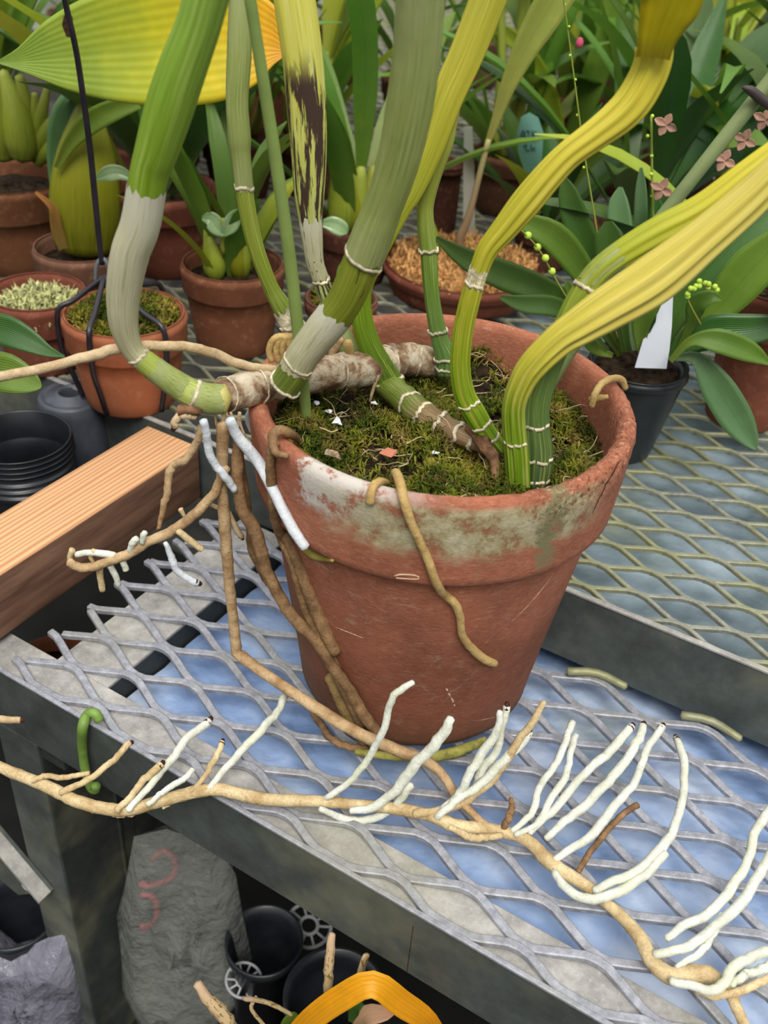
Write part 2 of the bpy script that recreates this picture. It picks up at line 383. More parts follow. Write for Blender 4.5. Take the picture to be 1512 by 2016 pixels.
def m_moss():
    s = NT('moss'); ob = s.coord(); n = s.noise(ob, 30, 4, .6); n2 = s.noise(ob, 190, 3)
    col = s.ramp(n, [(.32, lin((34, 38, 14))), (.45, lin((70, 84, 22))), (.56, lin((118, 122, 36))), (.68, lin((166, 142, 68)))])
    col = s.mix(s.math('MULTIPLY', s.sstep(n2, .52, .68), .6), col, lin((34, 34, 14))); col = s.mix(s.math('MULTIPLY', s.sstep(s.noise(ob, 65, 4), .5, .62), .6), col, lin((120, 100, 56)))
    return s.fin(col, .85, .15, 0, .15)
M_moss = m_moss()
M_white = m_simple('perlite', (225, 228, 235), .8, .2, .08, 60)
M_ring = m_simple('papery_node_ring', (196, 186, 160), .85, .15, .28, 220, bump=.5)
M_sheath = m_cane('silvery_papery_sheath', [(0, (166, 162, 120)), (.3, (178, 175, 140)), (.7, (186, 183, 150)), (1, (196, 194, 174))], (206, 206, 184), .5, .75, freq=40)
M_sheath2 = m_cane('pale_green_sheath', [(0, (146, 154, 96)), (.2, (138, 150, 80)), (.6, (142, 154, 84)), (1, (152, 162, 104))], (178, 182, 136), .35, .6, freq=26)
s_ = NT('rhizome_bark'); ob_ = s_.coord(); n_ = s_.noise(ob_, 55, 6, .65, .4); n2_ = s_.noise(ob_, 200, 6, .7)
c_ = s_.ramp(n_, [(.36, lin((92, 62, 46))), (.46, lin((150, 124, 98))), (.52, lin((190, 174, 148))), (.7, lin((214, 204, 186)))]); c_ = s_.mix(s_.math('MULTIPLY', s_.sstep(n2_, .52, .62), .5), c_, lin((112, 86, 66)))
s_.bump(n2_, .9, .002); M_rhiz = s_.fin(c_, .85, .15)
M_rhizd = m_simple('rhizome_brown', (120, 88, 64), .85, .15, .5, 90, bump=.8, bscale=180)
M_root_tan = m_root('tan_root', (200, 172, 132), (150, 118, 80))
M_root_pale = m_root('pale_root', (206, 184, 148), (172, 146, 108))
M_root_comb = m_root('cream_root', (214, 194, 152), (172, 146, 102), (130, 100, 60), .35)
M_root_white = m_root('white_root', (222, 225, 216), (194, 198, 180), (150, 130, 90), .22, green=(206, 212, 178))
M_root_chalk = m_root('chalk_white_root', (218, 224, 230), (190, 196, 204), (190, 190, 185), .2)
M_root_brown = m_root('brown_root', (150, 118, 82), (100, 74, 48), (80, 52, 32), .4)
M_tip = m_simple('rotten_root_tip', (64, 34, 26), .7, .2, .4, 300)
M_fiber = m_simple('root_fibre', (180, 160, 125), .8, .1, .2, 100)

# ============================================================ THE BENCH IN FRONT
LL, SS = .075, .0322
def mesh_panel(name, x0, x1, y0, y1, L, S, ox, oy, ztop, mat, parent, w=.0050, th=.0034, seg=6, ragged=0, tilt=.0013, clip=None):
    """expanded metal: zigzag strands, each bonded to its neighbour at the knuckles"""
    V = []; F = []
    m0 = int(math.floor((y0-oy)/(S/2))); m1 = int(math.ceil((y1-oy)/(S/2)))
    bond = .11
    for m in range(m0, m1):
        ya = oy+m*S/2; yb = ya+S/2
        i0 = int(math.floor((x0-ox)/(L/2)))-1; i1 = int(math.ceil((x1-ox)/(L/2)))+1
        pts = []
        for i in range(i0, i1):
            # node parity: node exists at (i + m) even on line m
            lo = ((i+m) % 2 == 0)
            xa = ox+i*L/2; xb = xa+L/2
            A = (xa, ya+w*.42, -tilt) if lo else (xa, yb-w*.42, tilt); B = (xb, yb-w*.42, tilt) if lo else (xb, ya+w*.42, -tilt)
            for t in np.linspace(0, 1, seg, endpoint=False):
                q = np.clip((t-bond)/(1-2*bond), 0, 1); q = q*q*(3-2*q)*.15+q*.85
                pts.append((A[0]+(B[0]-A[0])*t, A[1]+(B[1]-A[1])*q, A[2]+(B[2]-A[2])*q))
        jx0 = x0+(rng.rand()*ragged if ragged else 0); jx1 = x1
        pts = [(p[0], max(p[1], y0+w*.55), p[2]) for p in pts if jx0 <= p[0] <= jx1]
        if clip is not None: pts = [p for p in pts if clip(p)]
        if len(pts) < 2: continue
        P = np.array(pts); T = np.gradient(P, axis=0); T[:, 2] = 0; T /= np.linalg.norm(T, axis=1)[:, None]+1e-9
        N = np.stack([-T[:, 1], T[:, 0], 0*T[:, 0]], 1); base = len(V)
        hw = w/2
        for i in range(len(P)):
            up_ = .0004
            V += [P[i]+N[i]*hw*1.0+(0, 0, ztop-up_), P[i]+N[i]*hw*.72+(0, 0, ztop+.0002), P[i]-N[i]*hw*.72+(0, 0, ztop+.0002), P[i]-N[i]*hw+(0, 0, ztop-up_), P[i]-N[i]*hw+(0, 0, ztop-th), P[i]+N[i]*hw+(0, 0, ztop-th)]
        for i in range(len(P)-1):
            a = base+i*6
            for k in range(6): F.append((a+k, a+6+k, a+6+(k+1) % 6, a+(k+1) % 6))
        F.append(tuple(base+k for k in range(6))); e_ = base+(len(P)-1)*6; F.append(tuple(e_+5-k for k in range(6)))
    return mesh(name, V, F, mat, parent, False)

bench = thing('greenhouse_bench', 'near galvanised mesh-top bench carrying the big cracked clay pot', 'bench', (.25, .09, -.8))
mesh_panel('mesh_top', -.118, .60, -.0290, .186, LL, SS, 0, 0, .0, M_mesh, bench, ragged=.008)
# front angle: fascia and flange with a light lip
def flat(name, a, b, mat, parent, bv=.0006): V, F = box_vf(a, b); return bevel(mesh(name, V, F, mat, parent, False), bv)
V, F = join([box_vf((-.16, -.0315, -.059), (.80, -.0285, .0004))])
o = mesh('front_rail', V, F, M_rail, bench, False); bevel(o, .001)
flat('front_flange', (-.16, -.0285, -.0062), (.80, 0.0, -.0036), M_flange, bench)
flat('rail_lip', (-.16, -.0322, -.0012), (.80, -.0290, .0010), M_mesh, bench)
flat('rail_joint', (.2066, -.0317, -.059), (.2070, -.0310, -.012), M_tip, bench, .00005)
flat('end_flange', (-.092, 0.0, -.0062), (-.046, .200, -.0036), M_flange, bench)
flat('end_web', (-.049, 0.0, -.055), (-.046, .200, -.0062), M_leg, bench)
flat('end_rail', (-.0905, -.028, -.075), (-.068, .80, -.0075), M_leg, bench)
# leg: an angle iron post
flat('leg', (-.131, -.0300, -.80), (-.091, -.0270, -.062), M_rail, bench)
flat('leg', (-.094, -.0270, -.80), (-.091, .047, -.062), M_leg, bench)  # flange turned from the light, its shade painted by the darker zinc
flat('leg_ridge', (-.091, .0285, -.80), (-.0885, .0310, -.075), M_leg, bench)
yz = [(.03, -.345), (.30, -.02), (.30, -.009), (.03, -.009)]
mesh('brace_plate', [(-.0945, a, b) for a, b in yz]+[(-.0915, a, b) for a, b in yz], [(3, 2, 1, 0), (4, 5, 6, 7), (0, 1, 5, 4), (1, 2, 6, 5), (2, 3, 7, 6), (3, 0, 4, 7)], M_leg, bench, False)
# gusset plate with bolt, lower left
gp = [PZ(0, 0, 0)]*0
Yp = -.0335
def onY(u, v, Y): d = ray(u, v); return CAM+d*((Y-CAM[1])/d[1])
pp = [onY(-60, 1565, Yp), onY(100, 1755, Yp), onY(36, 1762, Yp), onY(-60, 1680, Yp)]
V = [p for p in pp]+[p+np.array([0, .003, 0]) for p in pp]
F = [(0, 1, 2, 3), (7, 6, 5, 4), (0, 4, 5, 1), (1, 5, 6, 2), (2, 6, 7, 3), (3, 7, 4, 0)]
g = mesh('gusset_plate', V, F, M_rail, bench, False)
pq = [pp[0], pp[1]]; dd = pp[1]-pp[0]; V = []
for s_ in (0, 1): V += [pq[s_]+np.array([0, 0, 0]), pq[s_]+np.array([0, -.012, 0]), pq[s_]+np.array([-.001, -.012, -.003]), pq[s_]+np.array([-.001, 0, -.003])]
mesh('gusset_edge', V, [(0, 1, 5, 4), (1, 2, 6, 5), (2, 3, 7, 6), (3, 0, 4, 7), (0, 3, 2, 1), (4, 5, 6, 7)], M_flange, g, False)  # lit edge painted with the paler zinc
bc = onY(58, 1738, Yp-.004); V = []; 
for yy, r in ((.004, .0042), (-.004, .0042), (-.005, .0036)):
    V += [bc+np.array([r*math.cos(k*PI/3), yy, r*math.sin(k*PI/3)]) for k in range(6)]
F = [(i*6+k, i*6+(k+1) % 6, i*6+6+(k+1) % 6, i*6+6+k) for i in range(2) for k in range(6)]+[(17, 16, 15, 14, 13, 12)]
mesh('bolt', V, F, M_bolt, g, False)
# stub clips at the far cut edge of the mesh
for u, v, u2, v2 in ((1118, 1322, 1232, 1352), (1342, 1408, 1458, 1455)):
    C, Rr = pxpath([(u, v, 9), ((u+u2)/2, (v+v2)/2-12, 9), (u2, v2, 8)], 7, z0=.004, z1=.004); tube('mesh_clip', C, Rr, M_mesh_alg, bench, nth=6)

# plastic sheet hung below the mesh: skylight blue put into its colour, softly lumpy
def m_sheet(name, c1, c2, c3):
    s = NT(name); ob = s.coord(); n = s.noise(ob, 16, 3, .5); n2 = s.noise(ob, 48, 3, .5)
    col = s.ramp(n, [(.32, lin(c1)), (.5, lin(c2)), (.68, lin(c3))])
    col = s.mix(s.math('MULTIPLY', s.sstep(s.noise(ob, 9, 5), .55, .7), .45), col, lin((150, 158, 128)))
    h = s.math('ADD', n, s.math('MULTIPLY', n2, .5)); s.bump(h, .8, .01); return s.fin(col, .35, .5, 0, .1)
M_sheet = m_sheet('skylight_tinted_plastic', (112, 138, 182), (150, 176, 218), (196, 212, 236))  # sky blue and whitish blotches paint in the reflected skylight
M_sheet2 = m_sheet('grey_green_plastic', (96, 110, 116), (126, 144, 154), (164, 182, 194))
def sheet(name, x0, x1, y0, y1, z, mat, label):
    nx, ny = 60, 24; V = []; F = []
    for j in range(ny+1):
        for i in range(nx+1):
            X = x0+(x1-x0)*i/nx; Y = y0+(y1-y0)*j/ny
            V.append((X, Y, z+.0022*math.sin(X*95+1.3*math.sin(Y*60))*math.sin(Y*110+X*20)))
    k = len(V)
    F = [(j*(nx+1)+i, j*(nx+1)+i+1, (j+1)*(nx+1)+i+1, (j+1)*(nx+1)+i) for j in range(ny) for i in range(nx)]
    V += [(p[0], p[1], p[2]-.0012) for p in V]; F += [tuple(k+q for q in f[::-1]) for f in F[:]]
    return tag(mesh(name, V, F, mat), label, 'plastic sheet')
sheet('plastic_sheet', -.044, .78, .001, .30, -.024, M_sheet, 'pale blue lumpy plastic sheet lying under the near mesh top')
sheet('plastic_sheet', -.10, 1.6, .212, 1.05, .028, M_sheet2, 'grey-green plastic sheet under the raised far mesh bench')

# ============================================================ THE RAISED BENCH BEHIND
bench2 = thing('greenhouse_bench', 'raised galvanised bench behind the clay pot, its mesh stained with green algae', 'bench', (.3, .9, -.8))
L2, S2 = .0686, .0284
mesh_panel('mesh_top', -.75, 1.35, .2062, 1.25, L2, S2, .2265-3*L2, .2310-8*S2, .054, M_mesh_alg, bench2, w=.0033, th=.003, seg=5)
mesh_panel('mesh_top', -1.2, 1.5, 1.25, 2.9, L2, S2, .2265-3*L2, .2310-8*S2, .054, M_mesh_alg, bench2, w=.0034, seg=2)
flat('front_rail', (-1.1, .203, -.004), (1.5, .206, .0548), M_rail, bench2)
flat('rail_lip', (-1.1, .2022, .0535), (1.5, .2066, .0556), M_flange, bench2)
for xx in (-.6, .0, .6, 1.2): flat('cross_bar', (xx, .21, .012), (xx+.03, 2.9, .016), M_leg, bench2)
flat('leg', (-1.0, .208, -.80), (-.96, .25, -.005), M_leg, bench2); flat('leg', (1.2, .208, -.80), (1.24, .25, -.005), M_leg, bench2)

# ============================================================ timber, floor, back wall
def m_wood():
    s = NT('pine_timber'); t = s.n('TexCoord'); mp = s.n('Mapping'); s.l(t.outputs['Object'], mp.inputs[0]); mp.inputs['Scale'].default_value = (1, .05, 1)
    n = s.noise(mp.outputs[0], 60, 3, .5); sp = s.n('SeparateXYZ'); s.l(t.outputs['Object'], sp.inputs[0])
    wv = s.math('SINE', s.math('ADD', s.math('MULTIPLY', sp.outputs[0], 1500), s.math('MULTIPLY', n, 16))); wv = s.math('MULTIPLY_ADD', wv, .5, .5)
    col = s.ramp(wv, [(.0, lin((212, 170, 128))), (.6, lin((204, 156, 112))), (1, lin((180, 128, 88)))])
    # darker brown side faces
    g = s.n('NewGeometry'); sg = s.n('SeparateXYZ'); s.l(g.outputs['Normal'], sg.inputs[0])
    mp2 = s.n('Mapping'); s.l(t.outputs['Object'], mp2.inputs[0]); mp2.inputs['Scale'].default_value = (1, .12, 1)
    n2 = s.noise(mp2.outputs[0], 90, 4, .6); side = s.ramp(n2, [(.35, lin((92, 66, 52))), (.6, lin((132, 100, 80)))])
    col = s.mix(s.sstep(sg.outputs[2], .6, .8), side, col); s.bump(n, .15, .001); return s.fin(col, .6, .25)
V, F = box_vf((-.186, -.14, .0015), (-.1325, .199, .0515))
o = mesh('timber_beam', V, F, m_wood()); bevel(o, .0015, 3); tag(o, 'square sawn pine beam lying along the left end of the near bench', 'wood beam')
fl = m_simple('dark_floor', (52, 50, 46), .9, .15, .35, 8)
V, F = box_vf((-5, -3, -.84), (5, 6, -.80)); struct('floor', V, F, fl)
bw = NT('hazy_glazing'); ob_ = bw.coord('Object', (1, 1, 1)); c_ = bw.ramp(bw.noise(ob_, 3, 4), [(.3, lin((150, 160, 140))), (.7, lin((228, 228, 220)))]); M_wall = bw.fin(c_, .7, .2, 0, .3)
V, F = box_vf((-5.5, 4.2, -.80), (4.5, 4.25, 2.2)); struct('wall_back', V, F, M_wall)

# ============================================================ POTS
def pot_profile(R, H, coll, Rb, th=.012, cd=.004):
    o_ = [(0, 0), (Rb*.96, 0), (Rb, .002)]
    zc = H-coll; rc = R*(1-.03); rb = rc-cd
    for t in (.25, .5, .75, 1): o_.append((Rb+(rb-Rb)*t, (zc-.0015)*t))
    o_ += [(rc-.0008, zc), (rc, zc+.0015), (R-.0008, H-.008), (R, H-.006), (R-.0012, H-.0022), (R-.004, H), (R-th+.0035, H), (R-th+.0008, H-.0022), (R-th, H-.006)]
    o_ += [(R-th-.002, zc), (max(Rb-.006, .01), .012), (0, .012)]
    return o_
def pot(name, c, R, H, coll, Rb, mat, label, th=.008, cd=.003, n=48, soil=None, soil_z=None, mound=.006):
    t = thing(name, label, 'plant pot', c)
    V, F, UV = lathe_vf(pot_profile(R, H, coll, Rb, th, cd), n, c); mesh('pot_body', V, F, mat, t, True, UV)
    if soil:
        zs = soil_z if soil_z is not None else H-.016; r = R-th-.001
        V, F, UV = lathe_vf([(r, zs-.004), (r, zs), (r*.7, zs+mound*.7), (r*.35, zs+mound), (0, zs+mound)], 32, c, .0)
        V = [(x_, y_, z_+.003*(rng.rand()-.5)) for x_, y_, z_ in V]; mesh('potting_mix', V, F, soil, t, True, UV)
    return t
PC = np.array([.1101, .1338, .0004])
pot0 = thing('terracotta_pot', 'large orange-brown clay pot with a limescale-crusted cracked rim in the foreground', 'plant pot', PC)
prof = [(0, 0), (.074, 0), (.0775, .003), (.0795, .02), (.085, .060), (.0925, .110), (.0985, .148), (.1000, .1545), (.1012, .1558), (.1048, .1562), (.1064, .1578), (.1068, .162), (.1082, .178), (.1094, .196), (.1100, .2025), (.1098, .2065), (.1086, .2098), (.1062, .2114), (.1035, .2116), (.1008, .2100), (.0992, .2065), (.0984, .200), (.0965, .175), (.092, .15), (.08, .05), (.0, .05)]
prof2 = []
for a, b in zip(prof[:-1], prof[1:]):
    k = max(1, int(math.hypot(a[0]-b[0], a[1]-b[1])/.004))
    for i in range(k): prof2.append((a[0]+(b[0]-a[0])*i/k, a[1]+(b[1]-a[1])*i/k))
prof2.append(prof[-1])
V, F, UV = lathe_vf(prof2, 160, PC)
V = np.array(V); d = V[:, :2]-PC[:2]; ang = np.arctan2(d[:, 1], d[:, 0]); r = np.hypot(d[:, 0], d[:, 1])
rough_rim = np.clip((V[:, 2]-.196)/.012, 0, 1)*np.clip(1.3-np.abs(ang+.1)/.9, 0, 1)*(r > .09)
V[:, 2] += rough_rim*(rng.rand(len(V))-.65)*.0022
V[:, :2] += (d/np.maximum(r, 1e-6)[:, None])*(rough_rim*(rng.rand(len(V))-.5)*.0016)[:, None]
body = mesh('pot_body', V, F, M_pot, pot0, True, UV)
def pot_r(z):
    z -= PC[2]; P_ = prof[1:20]; return float(np.interp(z, [p[1] for p in P_[:15]], [p[0] for p in P_[:15]]))
def onpot(u, v, off=.001):
    d = ray(u, v); d = d/np.linalg.norm(d); best = None
    for t in np.arange(.3, .95, .0008):
        p = CAM+d*t
        if 0 <= p[2]-PC[2] <= .2115 and math.hypot(*(p[:2]-PC[:2])) <= pot_r(p[2])+off: return p
        dist = abs(math.hypot(*(p[:2]-PC[:2]))-pot_r(min(max(p[2], .001), .211))) if p[2] > 0 else 9
        if best is None or dist < best[0]: best = (dist, p)
    return best[1]
def pot_path(rows, n, off):
    P = []
    for u, v, h in rows: p = onpot(u, v, off); P.append(np.r_[p, h*dep(p)/FPX])
    Q = catmull(P, n); return Q[:, :3], Q[:, 3]
C, Rr = pot_path([(1222, 905, .5), (1212, 920, 1.6), (1206, 934, 1.2), (1194, 950, 2.0), (1188, 966, 1.2), (1178, 984, 1.5), (1165, 1012, .5)], 18, .0002)
o = tube('crack', C, Rr, M_tip, pot0, nth=6, jit=.5); o['label'] = 'dark crack running down from the rim'
C, Rr = pot_path([(776, 1134, 2), (790, 1131, 2), (820, 1133, 2), (822, 1140, 2), (780, 1138, 1.5)], 12, .0002); tube('rim_mark', C, Rr, m_simple('mark', (205, 170, 140), .8), pot0, nth=6)

M_streak = m_simple('mineral_streak', (198, 166, 146), .85, .1, .3, 300)
for rows in ([(1090, 1128, .4), (1072, 1152, 1.2), (1045, 1185, 1.3), (1015, 1216, .8), (990, 1236, .3)], [(862, 1322, .4), (874, 1345, 2.4), (886, 1368, 2.6), (896, 1392, 1.6), (902, 1412, .4)], [(912, 1413, .3), (935, 1418, 1.0), (958, 1415, 1.2), (975, 1411, .4)], [(852, 1130, .3), (905, 1128, .8), (960, 1122, .8), (1010, 1112, .4)], [(640, 1225, .3), (670, 1238, .9), (700, 1250, 1.0), (730, 1262, .4)], [(840, 1290, .3), (850, 1312, 1.0), (866, 1335, .6)]):
    C, Rr = pot_path(rows, 22, .00005); V, F, UV = tube_vf(C, Rr, RY=Rr*.25, nth=6, jit=.5); mesh('mineral_streak', V, F, M_streak, pot0, True, UV)

# moss and mix inside
def moss_z(x_, y_):
    return .184+.006*math.sin(x_*70+1)*math.sin(y_*60)+.004*math.sin(x_*140+y_*90)
V = []; F = []; nr, na = 14, 48; RS = .0975
for i in range(nr+1):
    for k in range(na):
        a = 2*PI*k/na; q = RS*i/nr; X = PC[0]+q*math.cos(a); Y = PC[1]+q*math.sin(a); V.append((X, Y, moss_z(X, Y)-.003+.002*rng.rand()))
for i in range(nr):
    for k in range(na): F.append((i*na+k, (i+1)*na+k, (i+1)*na+(k+1) % na, i*na+(k+1) % na))
o = mesh('potting_soil', V, F, M_soil); tag(o, 'dark bark potting mix filling the big cracked clay pot', 'potting soil', kind='stuff')
def tufts(pts, nb, h, wd, normal_z=1.0, spread=1.0):
    V = []; F = []
    for p in pts:
        for _ in range(nb):
            a = rng.rand()*2*PI; el = .15+rng.rand()*1.2; L = h*(.5+rng.rand()); wv = wd*(.6+.8*rng.rand())
            d = np.array([math.cos(a)*math.cos(el)*spread, math.sin(a)*math.cos(el)*spread, math.sin(el)*normal_z]); s_ = np.array([-math.sin(a), math.cos(a), 0])*wv
            b0 = np.array(p)+rng.randn(3)*h*.12; mid = b0+d*L*.55+np.array([0, 0, L*.1]); tip = b0+d*L-np.array([0, 0, L*.12])
            k = len(V); V += [b0-s_*.4, b0+s_*.4, mid+s_, mid-s_, tip]; F += [(k, k+1, k+2, k+3), (k+3, k+2, k+4)]
    return V, F
pts = []
while len(pts) < 5200:
    a = rng.rand()*2*PI; q = RS*math.sqrt(rng.rand()); X = PC[0]+q*math.cos(a); Y = PC[1]+q*math.sin(a)
    dens = math.sin(X*55+2)*math.sin(Y*48+1)+.5*math.sin(X*130)*math.cos(Y*120)
    if dens < -.2 and rng.rand() < .85: continue
    pts.append((X, Y, moss_z(X, Y)+rng.rand()*.004))
V, F = tufts(pts, 5, .0055, .0005)
o = mesh('moss', V, F, M_moss, None, False); tag(o, 'green and golden moss carpeting the big cracked clay pot', 'moss', kind='stuff')
# loose fibres lying on the moss
parts = []
for i in range(170):
    a = rng.rand()*2*PI; q = RS*.95*math.sqrt(rng.rand()); X = PC[0]+q*math.cos(a); Y = PC[1]+q*math.sin(a); b = np.array([X, Y, moss_z(X, Y)+.004])
    az = rng.rand()*6.3; L = .008+.018*rng.rand(); P = [b]
    for k in range(4): az += rng.randn()*.5; P.append(P[-1]+np.array([math.cos(az), math.sin(az), .35*rng.randn()])*L/4)
    Q = [p for p in P if math.hypot(p[0]-PC[0], p[1]-PC[1]) < .096]
    if len(Q) > 2:
        V, F, _ = tube_vf(catmull(Q, 9), .00022+.0002*rng.rand(), nth=4); parts.append((V, F))
V, F = join(parts); o = mesh('root_fibres', V, F, M_fiber, None); tag(o, 'fine dry root fibres scattered over the moss', 'root fibres', kind='stuff')
def chip(p, s_, mat, name, label, cat, group):
    V = [np.array(p)+rng.randn(3)*s_*.25+s_*np.array(q) for q in ((-1, -.6, 0), (1, -.7, .1), (1.1, .6, 0), (-.8, .7, .1), (-.6, -.3, .5), (.7, -.4, .6), (.6, .4, .55), (-.5, .5, .5))]
    o = mesh(name, V, [(0, 3, 2, 1), (4, 5, 6, 7), (0, 1, 5, 4), (1, 2, 6, 5), (2, 3, 7, 6), (3, 0, 4, 7)], mat, None, False); bevel(o, s_*.2)
    tag(o, label, cat, group)
for u, v, s_, lb in ((663, 832, .0028, 'white perlite grain on the moss near the base of the green stake'), (787, 662, .0026, 'white perlite chip at the back rim of the cracked pot'), (858, 893, .0024, 'white perlite chip amid moss in front of the ringed brown rhizome'), (868, 910, .0018, 'tiny white perlite chip beside the dead brown stub'),
                 (622, 795, .0022, 'greyish perlite bit just right of the green stake'), (645, 810, .002, 'small perlite bit between stake and central moss'), (948, 800, .0022, 'white perlite chip between the two ringed green stems'), (738, 795, .0018, 'perlite speck under the central cane base')):
    chip(PZ(u, v, .192), s_, M_white, 'perlite_chip', lb, 'perlite', 'perlite chips in the big pot')
chip(PZ(652, 897, .196), .005, M_rhiz, 'bark_chip', 'flat tan bark scrap leaning on the inside front-left rim', 'bark', None)
chip(PZ(765, 893, .193), .0035, m_simple('pink_scrap', (176, 110, 88), .8), 'bark_chip', 'small reddish scrap on the moss in the middle of the pot', 'bark', None)

# ============================================================ THE ORCHID
orch = thing('orchid_plant', 'orchid with yellowing ribbed canes and long trailing white roots in the cracked pot', 'orchid plant', (PC[0], PC[1], .186))
def rhiz(rows, n, z0, z1, mat, name='rhizome'):
    C, Rr = pxpath(rows, n, z0=z0, z1=z1)
    Rr = Rr*(1+.05*np.sin(np.arange(n)*1.9)); return tube(name, C, Rr, mat, orch, nth=20, jit=.06), C, Rr
r1, RC, RRr = rhiz([(878, 716, 26), (840, 712, 30), (790, 708, 34), (735, 722, 36), (690, 728, 35), (640, 735, 33), (590, 745, 34), (540, 752, 35), (490, 765, 35), (440, 778, 32), (400, 790, 18)], 50, .200, .224, M_rhiz)
DR = Dof(PZ(430, 790, .224))      # distance of the rhizome's free end
def ring(parent, C, R_, i, scale=1.06, h=.0014, mat=None, name='node_ring', tilt=0):
    """a papery scar ring around a stem at sample i, wavy and thin"""
    T, S, N = frame(C); th = np.linspace(0, 2*PI, 30, endpoint=False); rx, ry = R_ if isinstance(R_, tuple) else (R_[i], R_[i])
    V = []
    for j, a in enumerate(th):
        wv = tilt*math.cos(a)*rx+.2*h*math.sin(a*3+i)+h*.22*rng.randn()
        for dr, dz in ((1.0, -h*.5), (scale+.03*rng.rand(), -h*.4), (scale+.03*rng.rand(), h*.6), (1.0, h*.5)):
            V.append(C[i]+S[i]*rx*dr*math.cos(a)+N[i]*ry*dr*math.sin(a)+T[i]*(dz+wv))
    F = []
    for j in range(30):
        for k in range(4): F.append((j*4+k, ((j+1) % 30)*4+k, ((j+1) % 30)*4+(k+1) % 4, j*4+(k+1) % 4))
    return mesh(name, V, F, mat or M_ring, parent)
for i in (6, 12, 22, 32, 38, 44): ring(r1, RC, RRr, i, 1.04, .0012, M_ring, 'scar_ring')
r2, R2C, R2R = rhiz([(745, 745, 24), (790, 780, 27), (825, 812, 27), (870, 838, 25), (920, 862, 20), (985, 890, 16)], 30, .199, .189, m_cane('green_brown_rhizome', [(0, (110, 128, 44)), (.35, (96, 112, 40)), (.5, (120, 96, 60)), (1, (150, 120, 90))], (200, 180, 140), .35))
for i in (9, 13, 17, 21, 24): ring(r2, R2C, R2R, i, 1.10, .0022, M_ring, 'scar_ring')
C, Rr = pxpath([(925, 838, 12), (950, 870, 14), (972, 905, 11), (975, 940, 8)], 14, z0=.200, z1=.191); tube('dead_stub', C, Rr, M_rhizd, r2, jit=.25, nth=10)

CANES = []
def cane(rows, zb, dD, mat, flat_=1.0, rib=.05, ribk=9, n=60, label=None, rings=(), sheaths=(), D0=None, swirl=0, jag=(0, 0), bend=None):
    D0 = Dof(PZ(rows[0][0], rows[0][1], zb)) if D0 is None else D0
    C, Rr = pxpath(rows, n, D0, D0+dD)
    o = tube('cane', C, Rr, mat, orch, RY=Rr*flat_, nth=40, rib=rib, ribk=ribk, swirl=swirl)
    if label: o['label'] = label
    for f, sc_, til in rings:
        i = int(f*(n-1)); ring(o, C, (Rr[i], Rr[i]*flat_), i, sc_, .0018, tilt=til)
    for f0, f1, sc_, m_ in sheaths:
        i0, i1 = int(f0*(n-1)), int(f1*(n-1))+1; s_ = 1+ (sc_-1)
        tube('sheath', C[i0:i1], Rr[i0:i1]*s_, m_, o, RY=Rr[i0:i1]*flat_*s_, nth=36, rib=rib*.5, ribk=ribk*2, caps=(False, False), jag=(.0025, .004), jit=.012)
    return o, C, Rr
G1 = lambda nm, *st, **k: m_cane(nm, list(st), **k)
Mc1 = G1('cane_fresh_green', (0, (196, 184, 110)), (.12, (172, 184, 96)), (.24, (140, 156, 60)), (.6, (120, 150, 30)), (1, (128, 164, 60)), streak=(186, 200, 120), samt=.35, freq=20)
Mc3 = G1('cane_olive', (0, (92, 110, 44)), (.3, (120, 130, 36)), (.6, (138, 146, 40)), (1, (150, 158, 60)), streak=(170, 176, 80), samt=.35, dark=(66, 48, 30), dark_rng=(.1, .5), ds=6, dth=.66)
Mc2 = G1('cane_streaked_green', (0, (96, 120, 50)), (.3, (126, 142, 40)), (.6, (134, 148, 44)), (1, (150, 152, 90)), streak=(190, 196, 120), samt=.5, dark=(60, 40, 24), dark_rng=(.05, .35), ds=4, dth=.64)
Mc4 = G1('cane_deep_green', (0, (72, 104, 22)), (.2, (104, 138, 22)), (.5, (150, 156, 40)), (.8, (172, 166, 50)), (1, (160, 158, 50)), streak=(206, 196, 80), samt=.45, dark=(50, 40, 24), dark_rng=(.0, .12), ds=8, dth=.55)
Mc6 = G1('cane_green_white_nodes', (0, (94, 130, 70)), (.4, (106, 138, 44)), (.7, (150, 158, 60)), (1, (176, 176, 70)), streak=(190, 200, 140), samt=.5)
Mc7 = G1('cane_mottled', (0, (150, 170, 110)), (.3, (176, 188, 110)), (.7, (196, 196, 90)), (1, (206, 200, 80)), streak=(214, 216, 160), samt=.55, dark=(66, 50, 42), dark_rng=(.10, .86), ds=3.2, dth=.50, freq=40)
Mc8 = G1('cane_yellow_ribbed', (0, (86, 128, 20)), (.25, (126, 152, 24)), (.5, (176, 172, 44)), (.8, (204, 190, 62)), (1, (208, 196, 60)), streak=(226, 208, 100), samt=.45, freq=22, dark=(84, 64, 24), dark_rng=(.25, .5), ds=3, dth=.66)
Mc9 = G1('cane_yellow_shrivelled', (0, (96, 136, 16)), (.2, (116, 146, 24)), (.3, (196, 186, 62)), (.5, (216, 200, 92)), (1, (222, 206, 96)), streak=(236, 222, 132), samt=.5, freq=18)
Mc10 = G1('cane_yellow_green', (0, (62, 84, 52)), (.25, (96, 126, 60)), (.5, (150, 160, 30)), (.75, (198, 186, 44)), (1, (214, 196, 70)), streak=(212, 206, 90), samt=.35)
